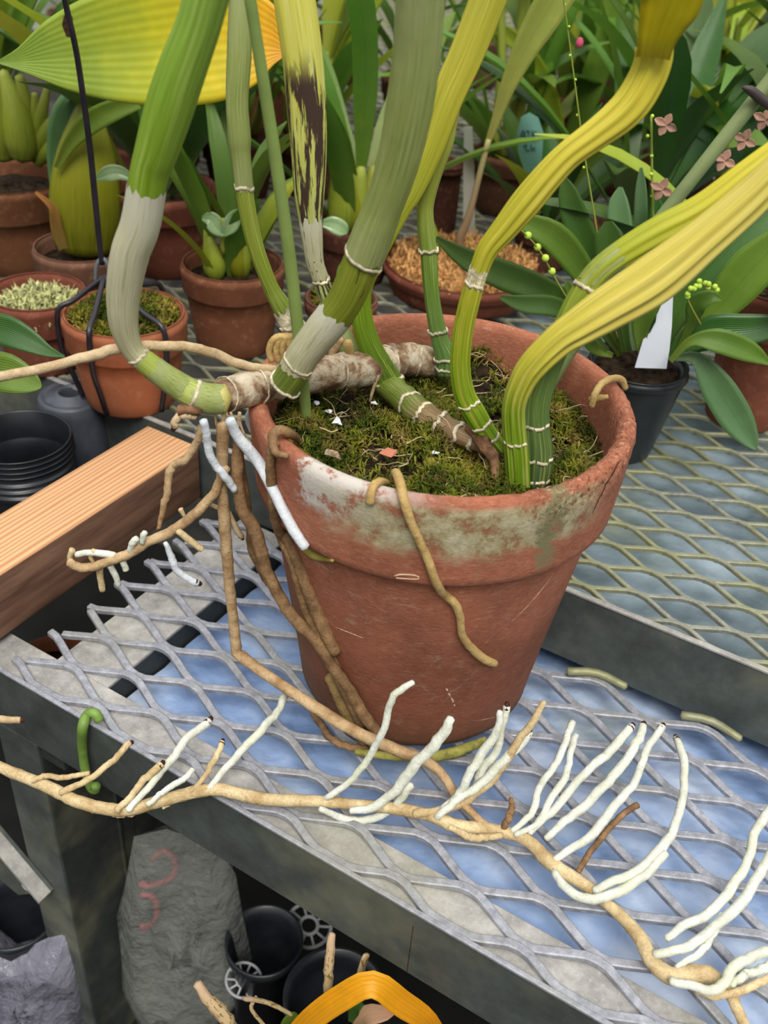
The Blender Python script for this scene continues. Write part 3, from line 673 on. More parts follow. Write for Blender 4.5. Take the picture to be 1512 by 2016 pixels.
# outermost cane hanging over the left of the pot
c1, C1, R1 = cane([(445, 785, 28), (410, 785, 30), (375, 773, 28), (330, 745, 25), (290, 715, 23), (262, 690, 21), (244, 640, 27), (243, 575, 32), (256, 500, 36), (277, 440, 37), (293, 345, 37), (307, 300, 41), (332, 218, 46), (356, 145, 46), (388, 58, 43), (405, 0, 43), (420, -50, 43)], .224, -.02, Mc1, .95, .015, 10, 90,
    'thick cane curving out over the left side, green above a silvery sheath', rings=((.25, 1.07, .2), (.10, 1.06, 0)), sheaths=((.255, .60, 1.035, M_sheath), (.02, .10, 1.03, M_sheath2), (.13, .20, 1.02, M_sheath2)))
# cane at the back left
cane([(640, 735, 16), (605, 690, 18), (578, 645, 20), (553, 600, 19), (538, 575, 16), (525, 545, 15), (502, 480, 16), (485, 400, 17), (475, 310, 18), (472, 275, 21), (467, 200, 21), (471, 100, 23), (472, 0, 20), (472, -40, 20)], .212, .02, Mc2, .85, .03, 9, 70,
    'slender streaked cane with a shredded white node', rings=((.17, 1.25, .35), (.19, 1.1, 0), (.56, 1.1, .2)), sheaths=((.565, .99, 1.04, M_sheath2), (.165, .21, 1.12, M_ring)))
# the middle mottled swollen cane
cane([(690, 700, 18), (668, 640, 17), (645, 585, 17), (628, 540, 16), (620, 515, 17), (616, 480, 19), (611, 430, 23), (609, 380, 29), (608, 300, 34), (603, 200, 38), (594, 100, 39), (580, 0, 40), (576, -40, 38)], .212, .012, Mc7, .55, .035, 8, 70,
    'swollen pale cane blotched dark purple-brown', rings=((.245, 1.12, .05),), sheaths=((.25, .46, 1.03, M_sheath),))
# sub-flat cane with wide leaf behind the central one
cane([(775, 765, 28), (752, 725, 25), (728, 680, 23), (714, 630, 21), (712, 570, 21), (740, 500, 22), (785, 415, 22), (812, 370, 25), (845, 290, 30), (880, 195, 32), (920, 106, 34), (962, 0, 36), (980, -50, 37)], .197, .028, Mc4, .5, .045, 7, 80,
    'long flattened green-yellow cane passing behind the thick sheathed cane', rings=((.03, 1.10, .2),))
# back right slender cane
cane([(882, 735, 24), (880, 705, 23), (866, 668, 17), (854, 610, 15), (848, 560, 15), (844, 500, 16), (838, 440, 16), (838, 400, 16), (850, 340, 20), (870, 280, 22), (885, 235, 16), (905, 170, 10)], .200, .006, Mc6, .7, .04, 8, 70,
    'thin upright green cane with white frayed nodes at the back of the pot', rings=((.19, 1.25, .1), (.47, 1.25, 0), (.035, 1.1, 0), (.075, 1.15, .1)))
# thick central cane with the pale sheath
c3, C3, R3 = cane([(558, 762, 30), (575, 738, 31), (600, 695, 31), (640, 645, 34), (675, 600, 35), (695, 560, 36), (715, 510, 37), (738, 450, 36), (755, 405, 35), (784, 318, 38), (806, 212, 42), (820, 106, 43), (827, 0, 44), (829, -50, 44)], .225, -.035, Mc3, .9, .025, 9, 90,
    'thick central cane sheathed in pale papery green', rings=((.012, 1.12, .1), (.105, 1.08, .1), (.445, 1.12, .25)), sheaths=((.10, .26, 1.05, M_sheath), (.45, .995, 1.10, M_sheath2)))
# ribbed yellow cane bending up to a wide leaf
c8, C8, R8 = cane([(985, 888, 17), (960, 855, 18), (935, 815, 20), (914, 775, 19), (906, 720, 18), (912, 650, 18), (928, 580, 18), (942, 535, 17), (960, 492, 19), (994, 450, 23), (1036, 398, 27), (1085, 340, 26), (1123, 302, 25), (1174, 264, 27), (1220, 228, 31), (1250, 195, 33), (1275, 151, 33), (1286, 118, 33), (1288, 92, 33)], .190, .0, Mc8, .6, .13, 8, 100,
    'ribbed yellow-green cane bending right to a broad leaf base', rings=((.05, 1.12, 0), (.09, 1.12, 0), (.145, 1.10, .2), (.40, 1.12, .1)), sheaths=((.395, .43, 1.08, M_ring),))
D8 = Dof(C8[-1])
leaf_px([(1286, 112, 33), (1290, 92, 35), (1296, 68, 40), (1308, 35, 50), (1322, 0, 60), (1335, -60, 62)], m_leaf('leaf_olive', [(0, (140, 130, 30)), (.3, (170, 158, 20)), (1, (176, 166, 24))], tint=0, veins=6), c8, D8-.009, D8-.016, .18, 18)
# the two yellow canes on the right
c10, C10, R10 = cane([(1052, 955, 27), (1056, 900, 30), (1052, 840, 27), (1055, 790, 26), (1072, 735, 25), (1104, 665, 22), (1135, 598, 22), (1170, 545, 23), (1212, 508, 24), (1290, 460, 27), (1384, 410, 27), (1478, 338, 25), (1545, 290, 25), (1650, 215, 22), (1750, 140, 12)], .188, .03, Mc10, .6, .12, 8, 80,
    'yellow-green cane rising behind the big yellow one', rings=((.02, 1.08, 0), (.065, 1.08, 0), (.15, 1.08, 0), (.455, 1.22, -.2)), sheaths=((.46, .54, 1.03, M_sheath2),))
c9, C9, R9 = cane([(1022, 962, 20), (1018, 900, 21), (1012, 840, 20), (1012, 800, 20), (1024, 762, 22), (1048, 722, 25), (1100, 671, 28), (1145, 641, 33), (1196, 609, 38), (1290, 550, 43), (1384, 474, 37), (1478, 392, 34), (1545, 325, 30), (1640, 235, 25), (1740, 130, 14)], .187, -.025, Mc9, .5, .20, 9, 140,
    'big shrivelled bright yellow pleated cane leaning out to the right', rings=((.115, 1.12, .25),))

# -------------------------------------------------- roots
def root(rows, mat, n=26, parent=None, name='root', jit=.16, tip=None, nth=9, flat_=1, **k):
    C, Rr = pxpath([(a, b, c*(.93 if n < 100 else 1.05)) for a, b, c in rows], n, **k)
    if n > 12:
        g = np.cumsum(rng.randn(n, 3), 0)*.15*math.sqrt(24./n)*min(1, 40./n); g -= np.linspace(0, 1, n)[:, None]*(g[-1]-g[0])+g[0]; C = C+g*Rr[:, None]
    o = tube(name, C, Rr, mat, parent or orch, nth=nth, jit=jit, RY=Rr*flat_)
    if tip:
        T = C[-1]-C[-2]; T /= np.linalg.norm(T); e_ = C[-1]; tube('root_tip', np.array([e_-T*Rr[-1]*.8, e_+T*Rr[-1]*1.0]), [Rr[-1]*1.04, Rr[-1]*.55], M_tip, o, nth=8, jit=.3)
    return o, C, Rr
# long aerial root across the left background
root([(545, 728, 9), (500, 722, 9), (460, 712, 10), (420, 695, 11), (370, 680, 11), (300, 677, 11), (240, 683, 12), (190, 698, 12), (130, 715, 11), (60, 733, 11), (-30, 748, 11)], M_root_pale, 50, D0=DR+.035, D1=DR-.03, jit=.08)
# trailing comb root with its white side roots
mr, CM, RM = root([(-30, 1498, 10), (40, 1527, 11), (100, 1552, 12), (150, 1578, 12), (200, 1592, 12), (250, 1597, 12), (330, 1575, 12), (420, 1555, 12), (520, 1574, 12), (620, 1578, 11), (700, 1585, 10), (790, 1594, 12), (850, 1607, 12), (900, 1627, 13), (990, 1638, 12), (1040, 1657, 12), (1085, 1700, 14), (1150, 1742, 12), (1185, 1772, 11), (1230, 1812, 12), (1262, 1850, 14), (1285, 1895, 15), (1325, 1922, 17), (1385, 1918, 18), (1425, 1938, 13), (1450, 1985, 11), (1475, 2040, 10)], M_root_comb, 160, z0=.0085, z1=.0085, jit=.10, nth=12)
mr['label'] = 'long cream trailing root lying across the bench front'
W_, T_ = M_root_white, M_root_comb
side = [
 ([(62, 1537, 6), (100, 1530, 6), (135, 1532, 6), (176, 1522, 5)], T_, .012, .016, 1), ([(118, 1562, 7), (180, 1530, 7), (215, 1500, 7), (256, 1463, 7)], T_, .012, .018, 1),
 ([(228, 1597, 7), (262, 1568, 7), (292, 1535, 8), (318, 1504, 8)], T_, .014, .022, 1), ([(252, 1596, 7), (300, 1545, 8), (342, 1495, 9), (365, 1462, 9), (412, 1418, 9)], W_, .014, .020, 1),
 ([(290, 1585, 6), (318, 1560, 6), (350, 1540, 7), (380, 1514, 6)], W_, .014, .022, 0), ([(374, 1558, 5), (402, 1525, 6), (418, 1495, 7), (438, 1460, 6)], T_, .012, .02, 1),
 ([(412, 1552, 6), (450, 1505, 8), (485, 1465, 9), (520, 1430, 9), (550, 1395, 8), (562, 1368, 9)], W_, .012, .024, 0),
 ([(1008, 1637, 6), (1050, 1595, 8), (1062, 1555, 8), (1090, 1510, 8), (1115, 1460, 8), (1127, 1422, 8)], W_, .012, .024, 0), ([(1014, 1644, 6), (1058, 1620, 7), (1080, 1580, 8), (1112, 1530, 8), (1122, 1490, 7), (1134, 1448, 7)], W_, .012, .024, 0),
 ([(1042, 1640, 7), (1072, 1615, 8), (1112, 1575, 9), (1160, 1522, 9), (1192, 1495, 10), (1222, 1460, 10), (1243, 1430, 9)], W_, .012, .026, 1), ([(1075, 1652, 7), (1110, 1620, 9), (1150, 1585, 10), (1195, 1540, 10), (1230, 1495, 10), (1252, 1462, 10), (1266, 1428, 9)], W_, .012, .026, 1),
 ([(1092, 1692, 7), (1125, 1668, 9), (1165, 1640, 10), (1200, 1590, 10), (1240, 1548, 9), (1262, 1500, 8), (1275, 1470, 8), (1304, 1430, 8)], W_, .012, .026, 1), ([(1138, 1716, 6), (1165, 1675, 7), (1205, 1625, 7), (1256, 1585, 7)], M_root_brown, .010, .016, 0),
 ([(1170, 1755, 9), (1200, 1735, 10), (1235, 1722, 11), (1290, 1680, 12), (1322, 1640, 10), (1342, 1580, 9), (1345, 1520, 9), (1340, 1480, 9), (1331, 1452, 7)], W_, .012, .020, 1), ([(1092, 1715, 8), (1118, 1750, 10), (1160, 1768, 11), (1215, 1758, 11), (1270, 1720, 10), (1310, 1680, 9)], W_, .011, .016, 0),
 ([(1312, 1848, 8), (1345, 1825, 10), (1390, 1800, 11), (1440, 1755, 11), (1475, 1700, 10), (1490, 1640, 10), (1525, 1580, 10)], W_, .012, .022, 0), ([(1288, 1880, 9), (1350, 1862, 10), (1400, 1825, 11), (1450, 1780, 12), (1490, 1725, 11), (1530, 1655, 11)], W_, .013, .022, 0),
 ([(1332, 1905, 6), (1375, 1875, 8), (1400, 1845, 8), (1422, 1800, 7)], W_, .011, .015, 0), ([(1320, 1930, 9), (1370, 1942, 10), (1405, 1945, 11), (1430, 1915, 12), (1470, 1888, 12), (1530, 1872, 11)], W_, .014, .02, 0),
 ([(1438, 1940, 9), (1470, 1915, 10), (1530, 1890, 10)], W_, .012, .018, 0), ([(1370, 1952, 7), (1420, 1962, 9), (1470, 1950, 9), (1530, 1918, 9)], T_, .010, .014, 0),
 ([(885, 1628, 6), (915, 1645, 8), (950, 1650, 8), (988, 1645, 7)], T_, .012, .012, 0), ([(992, 1632, 7), (1004, 1605, 8), (1006, 1572, 5)], M_root_brown, .012, .018, 0),
 ([(170, 1590, 8), (215, 1600, 9), (262, 1600, 8)], T_, .006, .006, 0), ([(320, 1590, 5), (345, 1580, 7), (365, 1572, 6)], T_, .006, .006, 0)]
for rows, m_, za, zb, tp in side: root(rows, m_, 24, mr, 'side_root', .12, tp, z0=za, z1=zb)
def sideD(rows, m_, dD, tp=0, z=.012):
    D0 = Dof(PZ(rows[0][0], rows[0][1], z)); root(rows, m_, 24, mr, 'side_root', .12, tp, D0=D0, D1=D0+dD)
sideD([(642, 1572, 7), (690, 1535, 7), (735, 1480, 8), (760, 1425, 8), (772, 1378, 8), (790, 1358, 8), (814, 1343, 6)], W_, .018)
sideD([(690, 1596, 7), (740, 1590, 10), (780, 1565, 10), (808, 1530, 12), (850, 1480, 12), (875, 1445, 12), (889, 1414, 9)], W_, .022)
sideD([(630, 1592, 6), (670, 1608, 8), (720, 1610, 9), (770, 1590, 9), (810, 1545, 9)], W_, .01)
sideD([(865, 1600, 8), (905, 1560, 9), (925, 1520, 10), (955, 1470, 10), (980, 1425, 8), (985, 1400, 6)], W_, .025, 0)
sideD([(885, 1590, 8), (930, 1555, 9), (950, 1510, 10), (975, 1475, 9), (988, 1430, 8), (998, 1390, 8)], W_, .03, 1)
sideD([(815, 1602, 9), (870, 1590, 11), (930, 1558, 12), (975, 1515, 11), (1015, 1460, 9), (1045, 1420, 8), (1072, 1382, 6)], T_, .035, 0)
sideD([(860, 1610, 8), (905, 1575, 9), (960, 1535, 10), (1005, 1490, 10), (1028, 1470, 9), (1042, 1440, 8)], W_, .03, 1)

# root hanging from the free end, kinking on to the bench and running under the pot front
zk = PD(464, 1285, DR)[2]
rows = [(440, 835, 13), (437, 900, 12), (438, 960, 11), (443, 1040, 12), (450, 1130, 11), (458, 1210, 10), (466, 1285, 11)]
C, Rr = pxpath(rows, 40, D0=DR, D1=DR-.0)
rows2 = [(466, 1285, 12), (505, 1315, 11), (560, 1352, 11), (620, 1392, 12), (690, 1435, 12), (760, 1468, 12), (840, 1500, 11), (875, 1530, 9), (900, 1570, 9), (940, 1610, 7), (975, 1635, 6)]
C2, R2_ = pxpath(rows2, 50, z0=zk, z1=.010)
o = tube('root', np.vstack([C, C2[1:]]), np.r_[Rr, R2_[1:]], M_root_tan, orch, nth=12, jit=.10)
o['label'] = 'long tan root dropping from the rhizome and running past the pot foot'
# lower left branch with nubs
o, C, Rr = root([(445, 920, 10), (428, 965, 10), (400, 1000, 11), (350, 1040, 11), (290, 1072, 11), (240, 1098, 11), (190, 1115, 10), (155, 1118, 10), (135, 1106, 9)], M_root_tan, 50, D0=DR-.002, D1=DR-.02, jit=.1)
Dn = DR-.015
for rr, m_ in (([(150, 1092, 7), (175, 1088, 7), (215, 1092, 8), (240, 1100, 6)], W_), ([(140, 1110, 7), (138, 1095, 6), (143, 1082, 7)], T_), ([(185, 1110, 4), (178, 1095, 5), (186, 1084, 6)], T_), ([(195, 1118, 8), (198, 1140, 7), (202, 1162, 7)], T_), ([(215, 1112, 7), (228, 1135, 7), (233, 1152, 6)], W_), ([(240, 1100, 7), (248, 1122, 7)], W_), ([(255, 1085, 6), (262, 1068, 8), (270, 1060, 7)], W_), ([(280, 1070, 5), (282, 1055, 7), (286, 1048, 6)], W_), ([(350, 1045, 7), (375, 1065, 8), (398, 1082, 7)], T_), ([(362, 1015, 4), (355, 1002, 6)], T_)):
    root(rr, m_, 10, o, 'side_root', .1, None, D0=Dn, D1=Dn)
root([(398, 840, 9), (388, 875, 9), (368, 905, 9), (345, 915, 9), (334, 930, 9), (330, 965, 8), (322, 1000, 7), (312, 1042, 4)], M_root_tan, 36, D0=DR, D1=DR-.005, jit=.25, tip=1)
root([(325, 1068, 5), (340, 1100, 8), (360, 1125, 8), (390, 1148, 8)], M_root_chalk, 18, D0=DR-.012, D1=DR-.012, jit=.08, tip=1)
root([(400, 828, 9), (405, 860, 9), (420, 900, 9), (445, 940, 9), (462, 965, 8)], M_root_chalk, 24, D0=DR-.012, D1=DR-.006, jit=.06)
root([(385, 822, 7), (365, 818, 8), (350, 825, 9), (343, 842, 8)], M_root_pale, 16, D0=DR-.008, D1=DR-.012, tip=1)
root([(395, 812, 8), (370, 806, 10), (352, 806, 11)], M_rhizd, 10, D0=DR-.008, D1=DR-.01, jit=.3)
root([(450, 1010, 6), (462, 1035, 7), (476, 1058, 6)], M_root_pale, 10, D0=DR+.004, D1=DR+.004, tip=1)
root([(405, 990, 4), (430, 1000, 5), (455, 1018, 5)], M_root_pale, 10, D0=DR+.004, D1=DR+.004)
# short fuzz below the node
for i in range(10):
    u = 415+rng.rand()*60; root([(u, 812, 3), (u+rng.randn()*6, 835, 3), (u+rng.randn()*10, 855+rng.rand()*12, 2)], M_root_pale, 8, name='rootlet', D0=DR, D1=DR+.003, nth=5)
# white root sliding down the outside of the pot
A = pxpath([(452, 826, 10), (470, 862, 11)], 2, D0=DR-.006, D1=DR-.004); B = pot_path([(508, 908, 12), (533, 955, 11), (560, 1010, 11), (582, 1050, 11), (602, 1078, 10)], 2, .003)
P = [np.r_[A[0][0], A[1][0]], np.r_[A[0][1], A[1][1]]]
for u, v, h in ((508, 908, 12), (533, 955, 11), (560, 1010, 11), (582, 1050, 11), (602, 1078, 10)): p = onpot(u, v, .003); P.append(np.r_[p, h*dep(p)/FPX])
Q = catmull(P, 40); o = tube('root', Q[:, :3], Q[:, 3], M_root_chalk, orch, nth=12, jit=.05); o['label'] = 'chalk white root resting against the pot wall'
root([(497, 805, 7), (490, 825, 9), (496, 850, 6)], M_root_chalk, 10, D0=DR+.03, D1=DR+.03)
C, Rr = pot_path([(602, 1080, 9), (618, 1093, 9), (640, 1100, 6), (655, 1104, 3)], 12, .001); tube('root', C, Rr, m_simple('olive_root', (150, 138, 66), .7), orch, nth=10, jit=.08)
# central root over the front rim
def rim_root(rows, mat, off=.002, n=40, label=None, jit=.12):
    P = []
    for r_ in rows:
        if len(r_) == 4: p = PZ(r_[0], r_[1], r_[3])
        else: p = onpot(r_[0], r_[1], off)
        P.append(np.r_[p, r_[2]*dep(p)/FPX])
    Q = catmull(P, n); o = tube('root', Q[:, :3], Q[:, 3], mat, orch, nth=12, jit=jit)
    if label: o['label'] = label
    return o
M_root_ol = m_root('olive_tan_root', (200, 172, 112), (166, 134, 82))
rim_root([(775, 948, 7, .196), (778, 930, 9, .206), (786, 945, 10, .2150), (795, 985, 10), (812, 1035, 9), (838, 1090, 9), (858, 1145, 9), (876, 1172, 9), (894, 1186, 9), (906, 1215, 8), (910, 1250, 8), (932, 1280, 9), (955, 1298, 9), (974, 1306, 8)], M_root_ol, .0022, 60, 'olive-tan root trailing down the pot front')
rim_root([(762, 950, 6, .204), (750, 948, 8, .2125), (738, 954, 9, .2140), (731, 970, 9), (729, 990, 9)], M_root_ol, .002, 20)
rim_root([(1165, 800, 6, .205), (1172, 775, 7, .213), (1185, 755, 7, .2155), (1205, 745, 7, .216), (1224, 748, 7, .214), (1231, 765, 6, .208)], M_root_ol, .002, 30, 'olive root looped over the right rim')
root([(1162, 787, 7), (1180, 784, 8), (1196, 781, 5)], M_root_ol, 10, z0=.205, z1=.211)
rim_root([(590, 868, 6, .198), (575, 856, 9, .212), (552, 848, 11, .218), (538, 858, 11, .216), (538, 878, 9, .213), (545, 893, 8, .2105), (566, 898, 5, .213)], M_root_brown, .002, 30)
# left rear loops
for k, (du, dz) in enumerate(((0, .0), (14, .002), (26, .001))):
    C, Rr = pxpath([(535+du, 712, 6), (530+du, 690, 7), (540+du*.8, 668, 8), (560+du*.7, 664, 8), (572+du*.5, 680, 8), (576+du*.5, 700, 7)], 20, D0=.50, D1=.50); tube('root', C, Rr, M_root_ol, orch, nth=9, jit=.12)
# roots clasping the rhizome in the middle
root([(672, 668, 8), (660, 690, 9), (655, 720, 9), (652, 752, 8)], M_root_tan, 18, D0=Dof(PZ(655, 752, .19))-.018, D1=Dof(PZ(655, 752, .19))-.006)
root([(686, 672, 9), (688, 700, 10), (680, 730, 9), (684, 750, 8), (700, 770, 6)], M_root_ol, 18, D0=Dof(PZ(690, 760, .19))-.018, D1=Dof(PZ(690, 760, .19))-.004)
root([(744, 738, 4), (735, 765, 4), (728, 790, 3)], M_root_pale, 10, D0=Dof(PZ(735, 765, .198)), D1=Dof(PZ(735, 765, .198)))
# brown roots left of the pot
root([(470, 850, 11), (468, 900, 13), (468, 950, 14), (476, 1000, 14), (498, 1040, 15), (514, 1085, 14), (530, 1140, 13), (560, 1190, 13), (590, 1230, 14), (625, 1265, 13), (650, 1310, 12), (680, 1350, 12), (710, 1400, 13), (740, 1440, 12), (762, 1485, 11)], M_root_brown, 80, D0=DR+.005, D1=Dof(PZ(762, 1485, .004)), jit=.14)
root([(465, 860, 8), (478, 930, 9), (492, 1050, 10), (500, 1100, 9), (530, 1150, 8)], M_root_brown, 40, D0=DR+.014, D1=DR+.012, jit=.14)
rim_root([(545, 870, 7, .214), (532, 890, 9), (534, 950, 10), (540, 1010, 11), (556, 1060, 11), (575, 1100, 11), (592, 1160, 12), (612, 1215, 13), (640, 1270, 12), (665, 1330, 12), (690, 1380, 11), (712, 1430, 10)], M_root_brown, .003, 70, 'brown root following the left wall of the pot down')
rim_root([(560, 1050, 10), (580, 1090, 12), (598, 1140, 12), (618, 1190, 14), (640, 1240, 14), (660, 1285, 12)], M_root_brown, .002, 40)
rim_root([(650, 1330, 12), (675, 1385, 14), (700, 1430, 14), (722, 1465, 12)], m_root('olive_flat_root', (148, 122, 78), (108, 88, 50)), .0025, 30)
C, Rr = pxpath([(700, 1480, 7), (760, 1487, 9), (830, 1490, 10), (890, 1482, 11), (935, 1466, 9), (955, 1455, 5)], 30, z0=.006, z1=.006); tube('root', C, Rr, m_simple('green_olive_root', (150, 146, 74), .75, .2, .25, 120), orch, nth=10, jit=.15)
root([(612, 1405, 4), (630, 1420, 7), (650, 1450, 8), (690, 1468, 8), (725, 1475, 6)], M_root_brown, 24, z0=.006, z1=.006, jit=.3)
root([(-30, 1412, 8), (10, 1417, 8), (40, 1418, 7)], M_root_pale, 10, z0=.01, z1=.01, tip=1)

# ============================================================ stakes and the green hook
M_stake = m_simple('green_stake', (122, 142, 76), .5, .4, .08, 40)
st = thing('plant_stake', 'tall green coated stake standing in the moss at the left of the pot', 'plant stake', PZ(605, 852, .188))
Ds = Dof(PZ(605, 852, .186)); C, Rr = pxpath([(606, 862, 10), (594, 720, 12), (572, 520, 12.5), (545, 330, 12.5), (512, 120, 12), (488, -30, 12)], 30, Ds, Ds-.012); tube('stake_rod', C, Rr, M_stake, st, nth=16)
st = thing('plant_stake', 'grey-green stake slanting to the upper right between the yellow canes', 'plant stake', PZ(1058, 790, .188))
Ds = Dof(PZ(1056, 800, .186)); C, Rr = pxpath([(1056, 805, 11), (1130, 682, 12), (1250, 498, 13), (1380, 330, 14), (1480, 205, 15), (1600, 55, 15)], 30, Ds, Ds+.03); o = tube('stake_rod', C, Rr, m_simple('green_grey_stake', (120, 134, 86), .5, .4, .08, 40), st, nth=16)
C, Rr = pxpath([(1462, 172, 3), (1478, 178, 9), (1500, 196, 10), (1530, 216, 10)], 10, Ds+.016, Ds+.018); tube('tie_clip', C, Rr, m_simple('dark_clip', (62, 54, 52), .5), st, nth=8)
M_hook = m_simple('green_hook', (108, 138, 62), .5, .4, .15, 60)
Dh = Dof(onY(165, 1450, -.036)); h0 = [PZ(200, 1412, .004), PZ(190, 1402, .008)]
P = [np.r_[PZ(196, 1418, .003), .0030], np.r_[PZ(186, 1404, .0075), .0032], np.r_[onY(172, 1408, -.030), .0034], np.r_[onY(163, 1432, -.037), .0034]]
P += [np.r_[onY(u, v, -.0365), .0031] for u, v in ((162, 1470), (168, 1515), (178, 1548), (187, 1555), (189, 1546))]
Q = catmull(P, 40); o = tube('green_hook', Q[:, :3], Q[:, 3], M_hook, nth=12); tag(o, 'curled green plastic hook hanging over the near bench rail', 'hook')

# ============================================================ BACKGROUND POTS
B2 = .0548
def potfit(uc, vr, wpx, vb, rbr=.68, z=B2):
    """centre, rim radius and height of a pot from its rim centre, rim width and lowest visible foot point"""
    Pf = PZ(uc, vb, z); R = .05
    for _ in range(12):
        c = Pf+FH*R*rbr; c[2] = z; D = Dof(c); H = PD(uc, vr, D)[2]-z; R = wpx/2*dep(np.array([c[0], c[1], z+H]))/FPX*.985
    # keep lateral centring at the rim
    q = PD(uc, vr, D); c[:2] = q[:2]; return c, R, H
def bgpot(uc, vr, wpx, vb, mat, label, coll=.28, rbr=.68, soil=None, sz=None, mound=.006, name='terracotta_pot', cd=.003):
    c, R, H = potfit(uc, vr, wpx, vb, rbr)
    t = pot(name, c, R, H, H*coll, R*rbr, mat, label, th=min(.007, R*.12), cd=cd, soil=soil, soil_z=None if sz is None else H-sz, mound=mound); return t, c, R, H
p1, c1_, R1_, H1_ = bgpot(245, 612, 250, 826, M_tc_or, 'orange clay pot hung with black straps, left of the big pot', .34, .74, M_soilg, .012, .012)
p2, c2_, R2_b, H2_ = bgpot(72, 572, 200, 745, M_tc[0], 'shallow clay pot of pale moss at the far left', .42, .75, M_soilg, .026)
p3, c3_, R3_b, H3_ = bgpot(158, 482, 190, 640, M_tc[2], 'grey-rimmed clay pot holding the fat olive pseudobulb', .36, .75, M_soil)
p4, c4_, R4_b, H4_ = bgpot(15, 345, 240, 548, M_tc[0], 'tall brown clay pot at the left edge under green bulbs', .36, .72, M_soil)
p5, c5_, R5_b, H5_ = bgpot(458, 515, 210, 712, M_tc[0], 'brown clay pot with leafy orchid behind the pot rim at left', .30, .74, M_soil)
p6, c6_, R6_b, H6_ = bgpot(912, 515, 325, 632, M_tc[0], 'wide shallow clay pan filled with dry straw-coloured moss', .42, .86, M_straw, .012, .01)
p7, c7_, R7_b, H7_ = bgpot(1258, 712, 205, 918, M_blackpl, 'black plastic pot with a white label behind the big pot', .05, .62, M_soil, .006, .004, name='plastic_pot', cd=.0008)
p8, c8_, R8_b, H8_ = bgpot(876, 322, 84, 470, M_tc[1], 'narrow empty brown clay pot beyond the thin upright cane', .001, .8)
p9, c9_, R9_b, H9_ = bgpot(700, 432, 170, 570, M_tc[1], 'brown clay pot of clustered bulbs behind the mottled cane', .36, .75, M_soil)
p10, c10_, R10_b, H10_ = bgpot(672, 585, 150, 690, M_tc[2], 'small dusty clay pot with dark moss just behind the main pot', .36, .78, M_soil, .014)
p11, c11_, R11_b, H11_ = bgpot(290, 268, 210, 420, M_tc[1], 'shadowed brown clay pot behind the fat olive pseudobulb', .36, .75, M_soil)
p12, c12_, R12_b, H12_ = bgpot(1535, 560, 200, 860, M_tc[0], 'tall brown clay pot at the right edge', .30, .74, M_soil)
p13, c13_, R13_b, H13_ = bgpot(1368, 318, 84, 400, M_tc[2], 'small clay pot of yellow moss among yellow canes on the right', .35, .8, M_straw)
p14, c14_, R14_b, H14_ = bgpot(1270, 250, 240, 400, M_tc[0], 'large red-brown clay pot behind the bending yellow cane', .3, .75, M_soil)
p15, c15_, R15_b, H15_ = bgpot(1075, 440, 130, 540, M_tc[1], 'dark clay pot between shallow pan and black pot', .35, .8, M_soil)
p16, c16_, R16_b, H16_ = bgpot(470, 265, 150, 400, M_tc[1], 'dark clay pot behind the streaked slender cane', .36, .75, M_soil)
# moss filling
def moss_in(c, R, H, zt, n, nb, h, wd, mat, label, flat_=1):
    pts = []
    for _ in range(n):
        a = rng.rand()*2*PI; q = (R-.008)*math.sqrt(rng.rand()); pts.append((c[0]+q*math.cos(a), c[1]+q*math.sin(a), c[2]+H-zt+.008*(1-(q/R)**2)*flat_+rng.rand()*.004))
    V, F = tufts(pts, nb, h, wd); tag(mesh('moss', V, F, mat, None, False), label, 'moss', kind='stuff')
moss_in(c1_, R1_, H1_, .010, 900, 5, .005, .0007, M_moss, 'dark green moss in the strapped orange pot', 1.5)
moss_in(c2_, R2_b, H2_, .022, 500, 5, .010, .0010, M_palemoss, 'pale stringy moss in the shallow pot at far left')
moss_in(c6_, R6_b, H6_, .008, 900, 5, .010, .0008, M_straw, 'straw-coloured dry moss in the wide shallow pan')
moss_in(c10_, R10_b, H10_, .012, 300, 5, .005, .0008, M_moss, 'dark moss in the small dusty pot behind the main pot')
moss_in(c13_, R13_b, H13_, .004, 200, 5, .008, .001, M_straw, 'yellow dry moss in the small pot on the right')
# hanger on pot 1
hg = thing('pot_hanger', 'black wire hanger with straps gripping the orange pot', 'pot hanger', c1_+np.array([0, 0, H1_]))
M_wire = m_simple('black_wire', (34, 30, 38), .35, .5, .2, 60)
D1h = Dof(c1_); C, Rr = pxpath([(120, -40, 5.5), (132, 20, 6), (150, 100, 6), (165, 200, 6), (178, 300, 6), (188, 400, 6), (196, 480, 5.5), (201, 520, 5.5)], 40, D1h-.02, D1h); tube('hanger_wire', C, Rr, M_wire, hg, nth=10)
C, Rr = pxpath([(188, 560, 3), (190, 525, 4), (201, 508, 4), (213, 525, 4), (214, 560, 3)], 16, D1h, D1h); tube('hanger_hook', C, Rr, m_simple('steel_hook', (96, 104, 110), .4, .5), hg, nth=8)
apex = PD(205, 545, D1h)
for az in (-2.35, -1.35, -.2, 1.7):
    rim = c1_+np.array([R1_*1.02*math.cos(az), R1_*1.02*math.sin(az), H1_+.001]); low = c1_+np.array([R1_*.80*math.cos(az), R1_*.80*math.sin(az), .004]); col_ = c1_+np.array([R1_*1.035*math.cos(az), R1_*1.035*math.sin(az), H1_*.62])
    P = catmull([apex, apex*.66+rim*.34, apex*.33+rim*.67, rim+np.array([0, 0, .001]), col_, low*.5+col_*.5, low], 34); tube('strap', P, .0022, M_wire, hg, RY=.0016, nth=8)

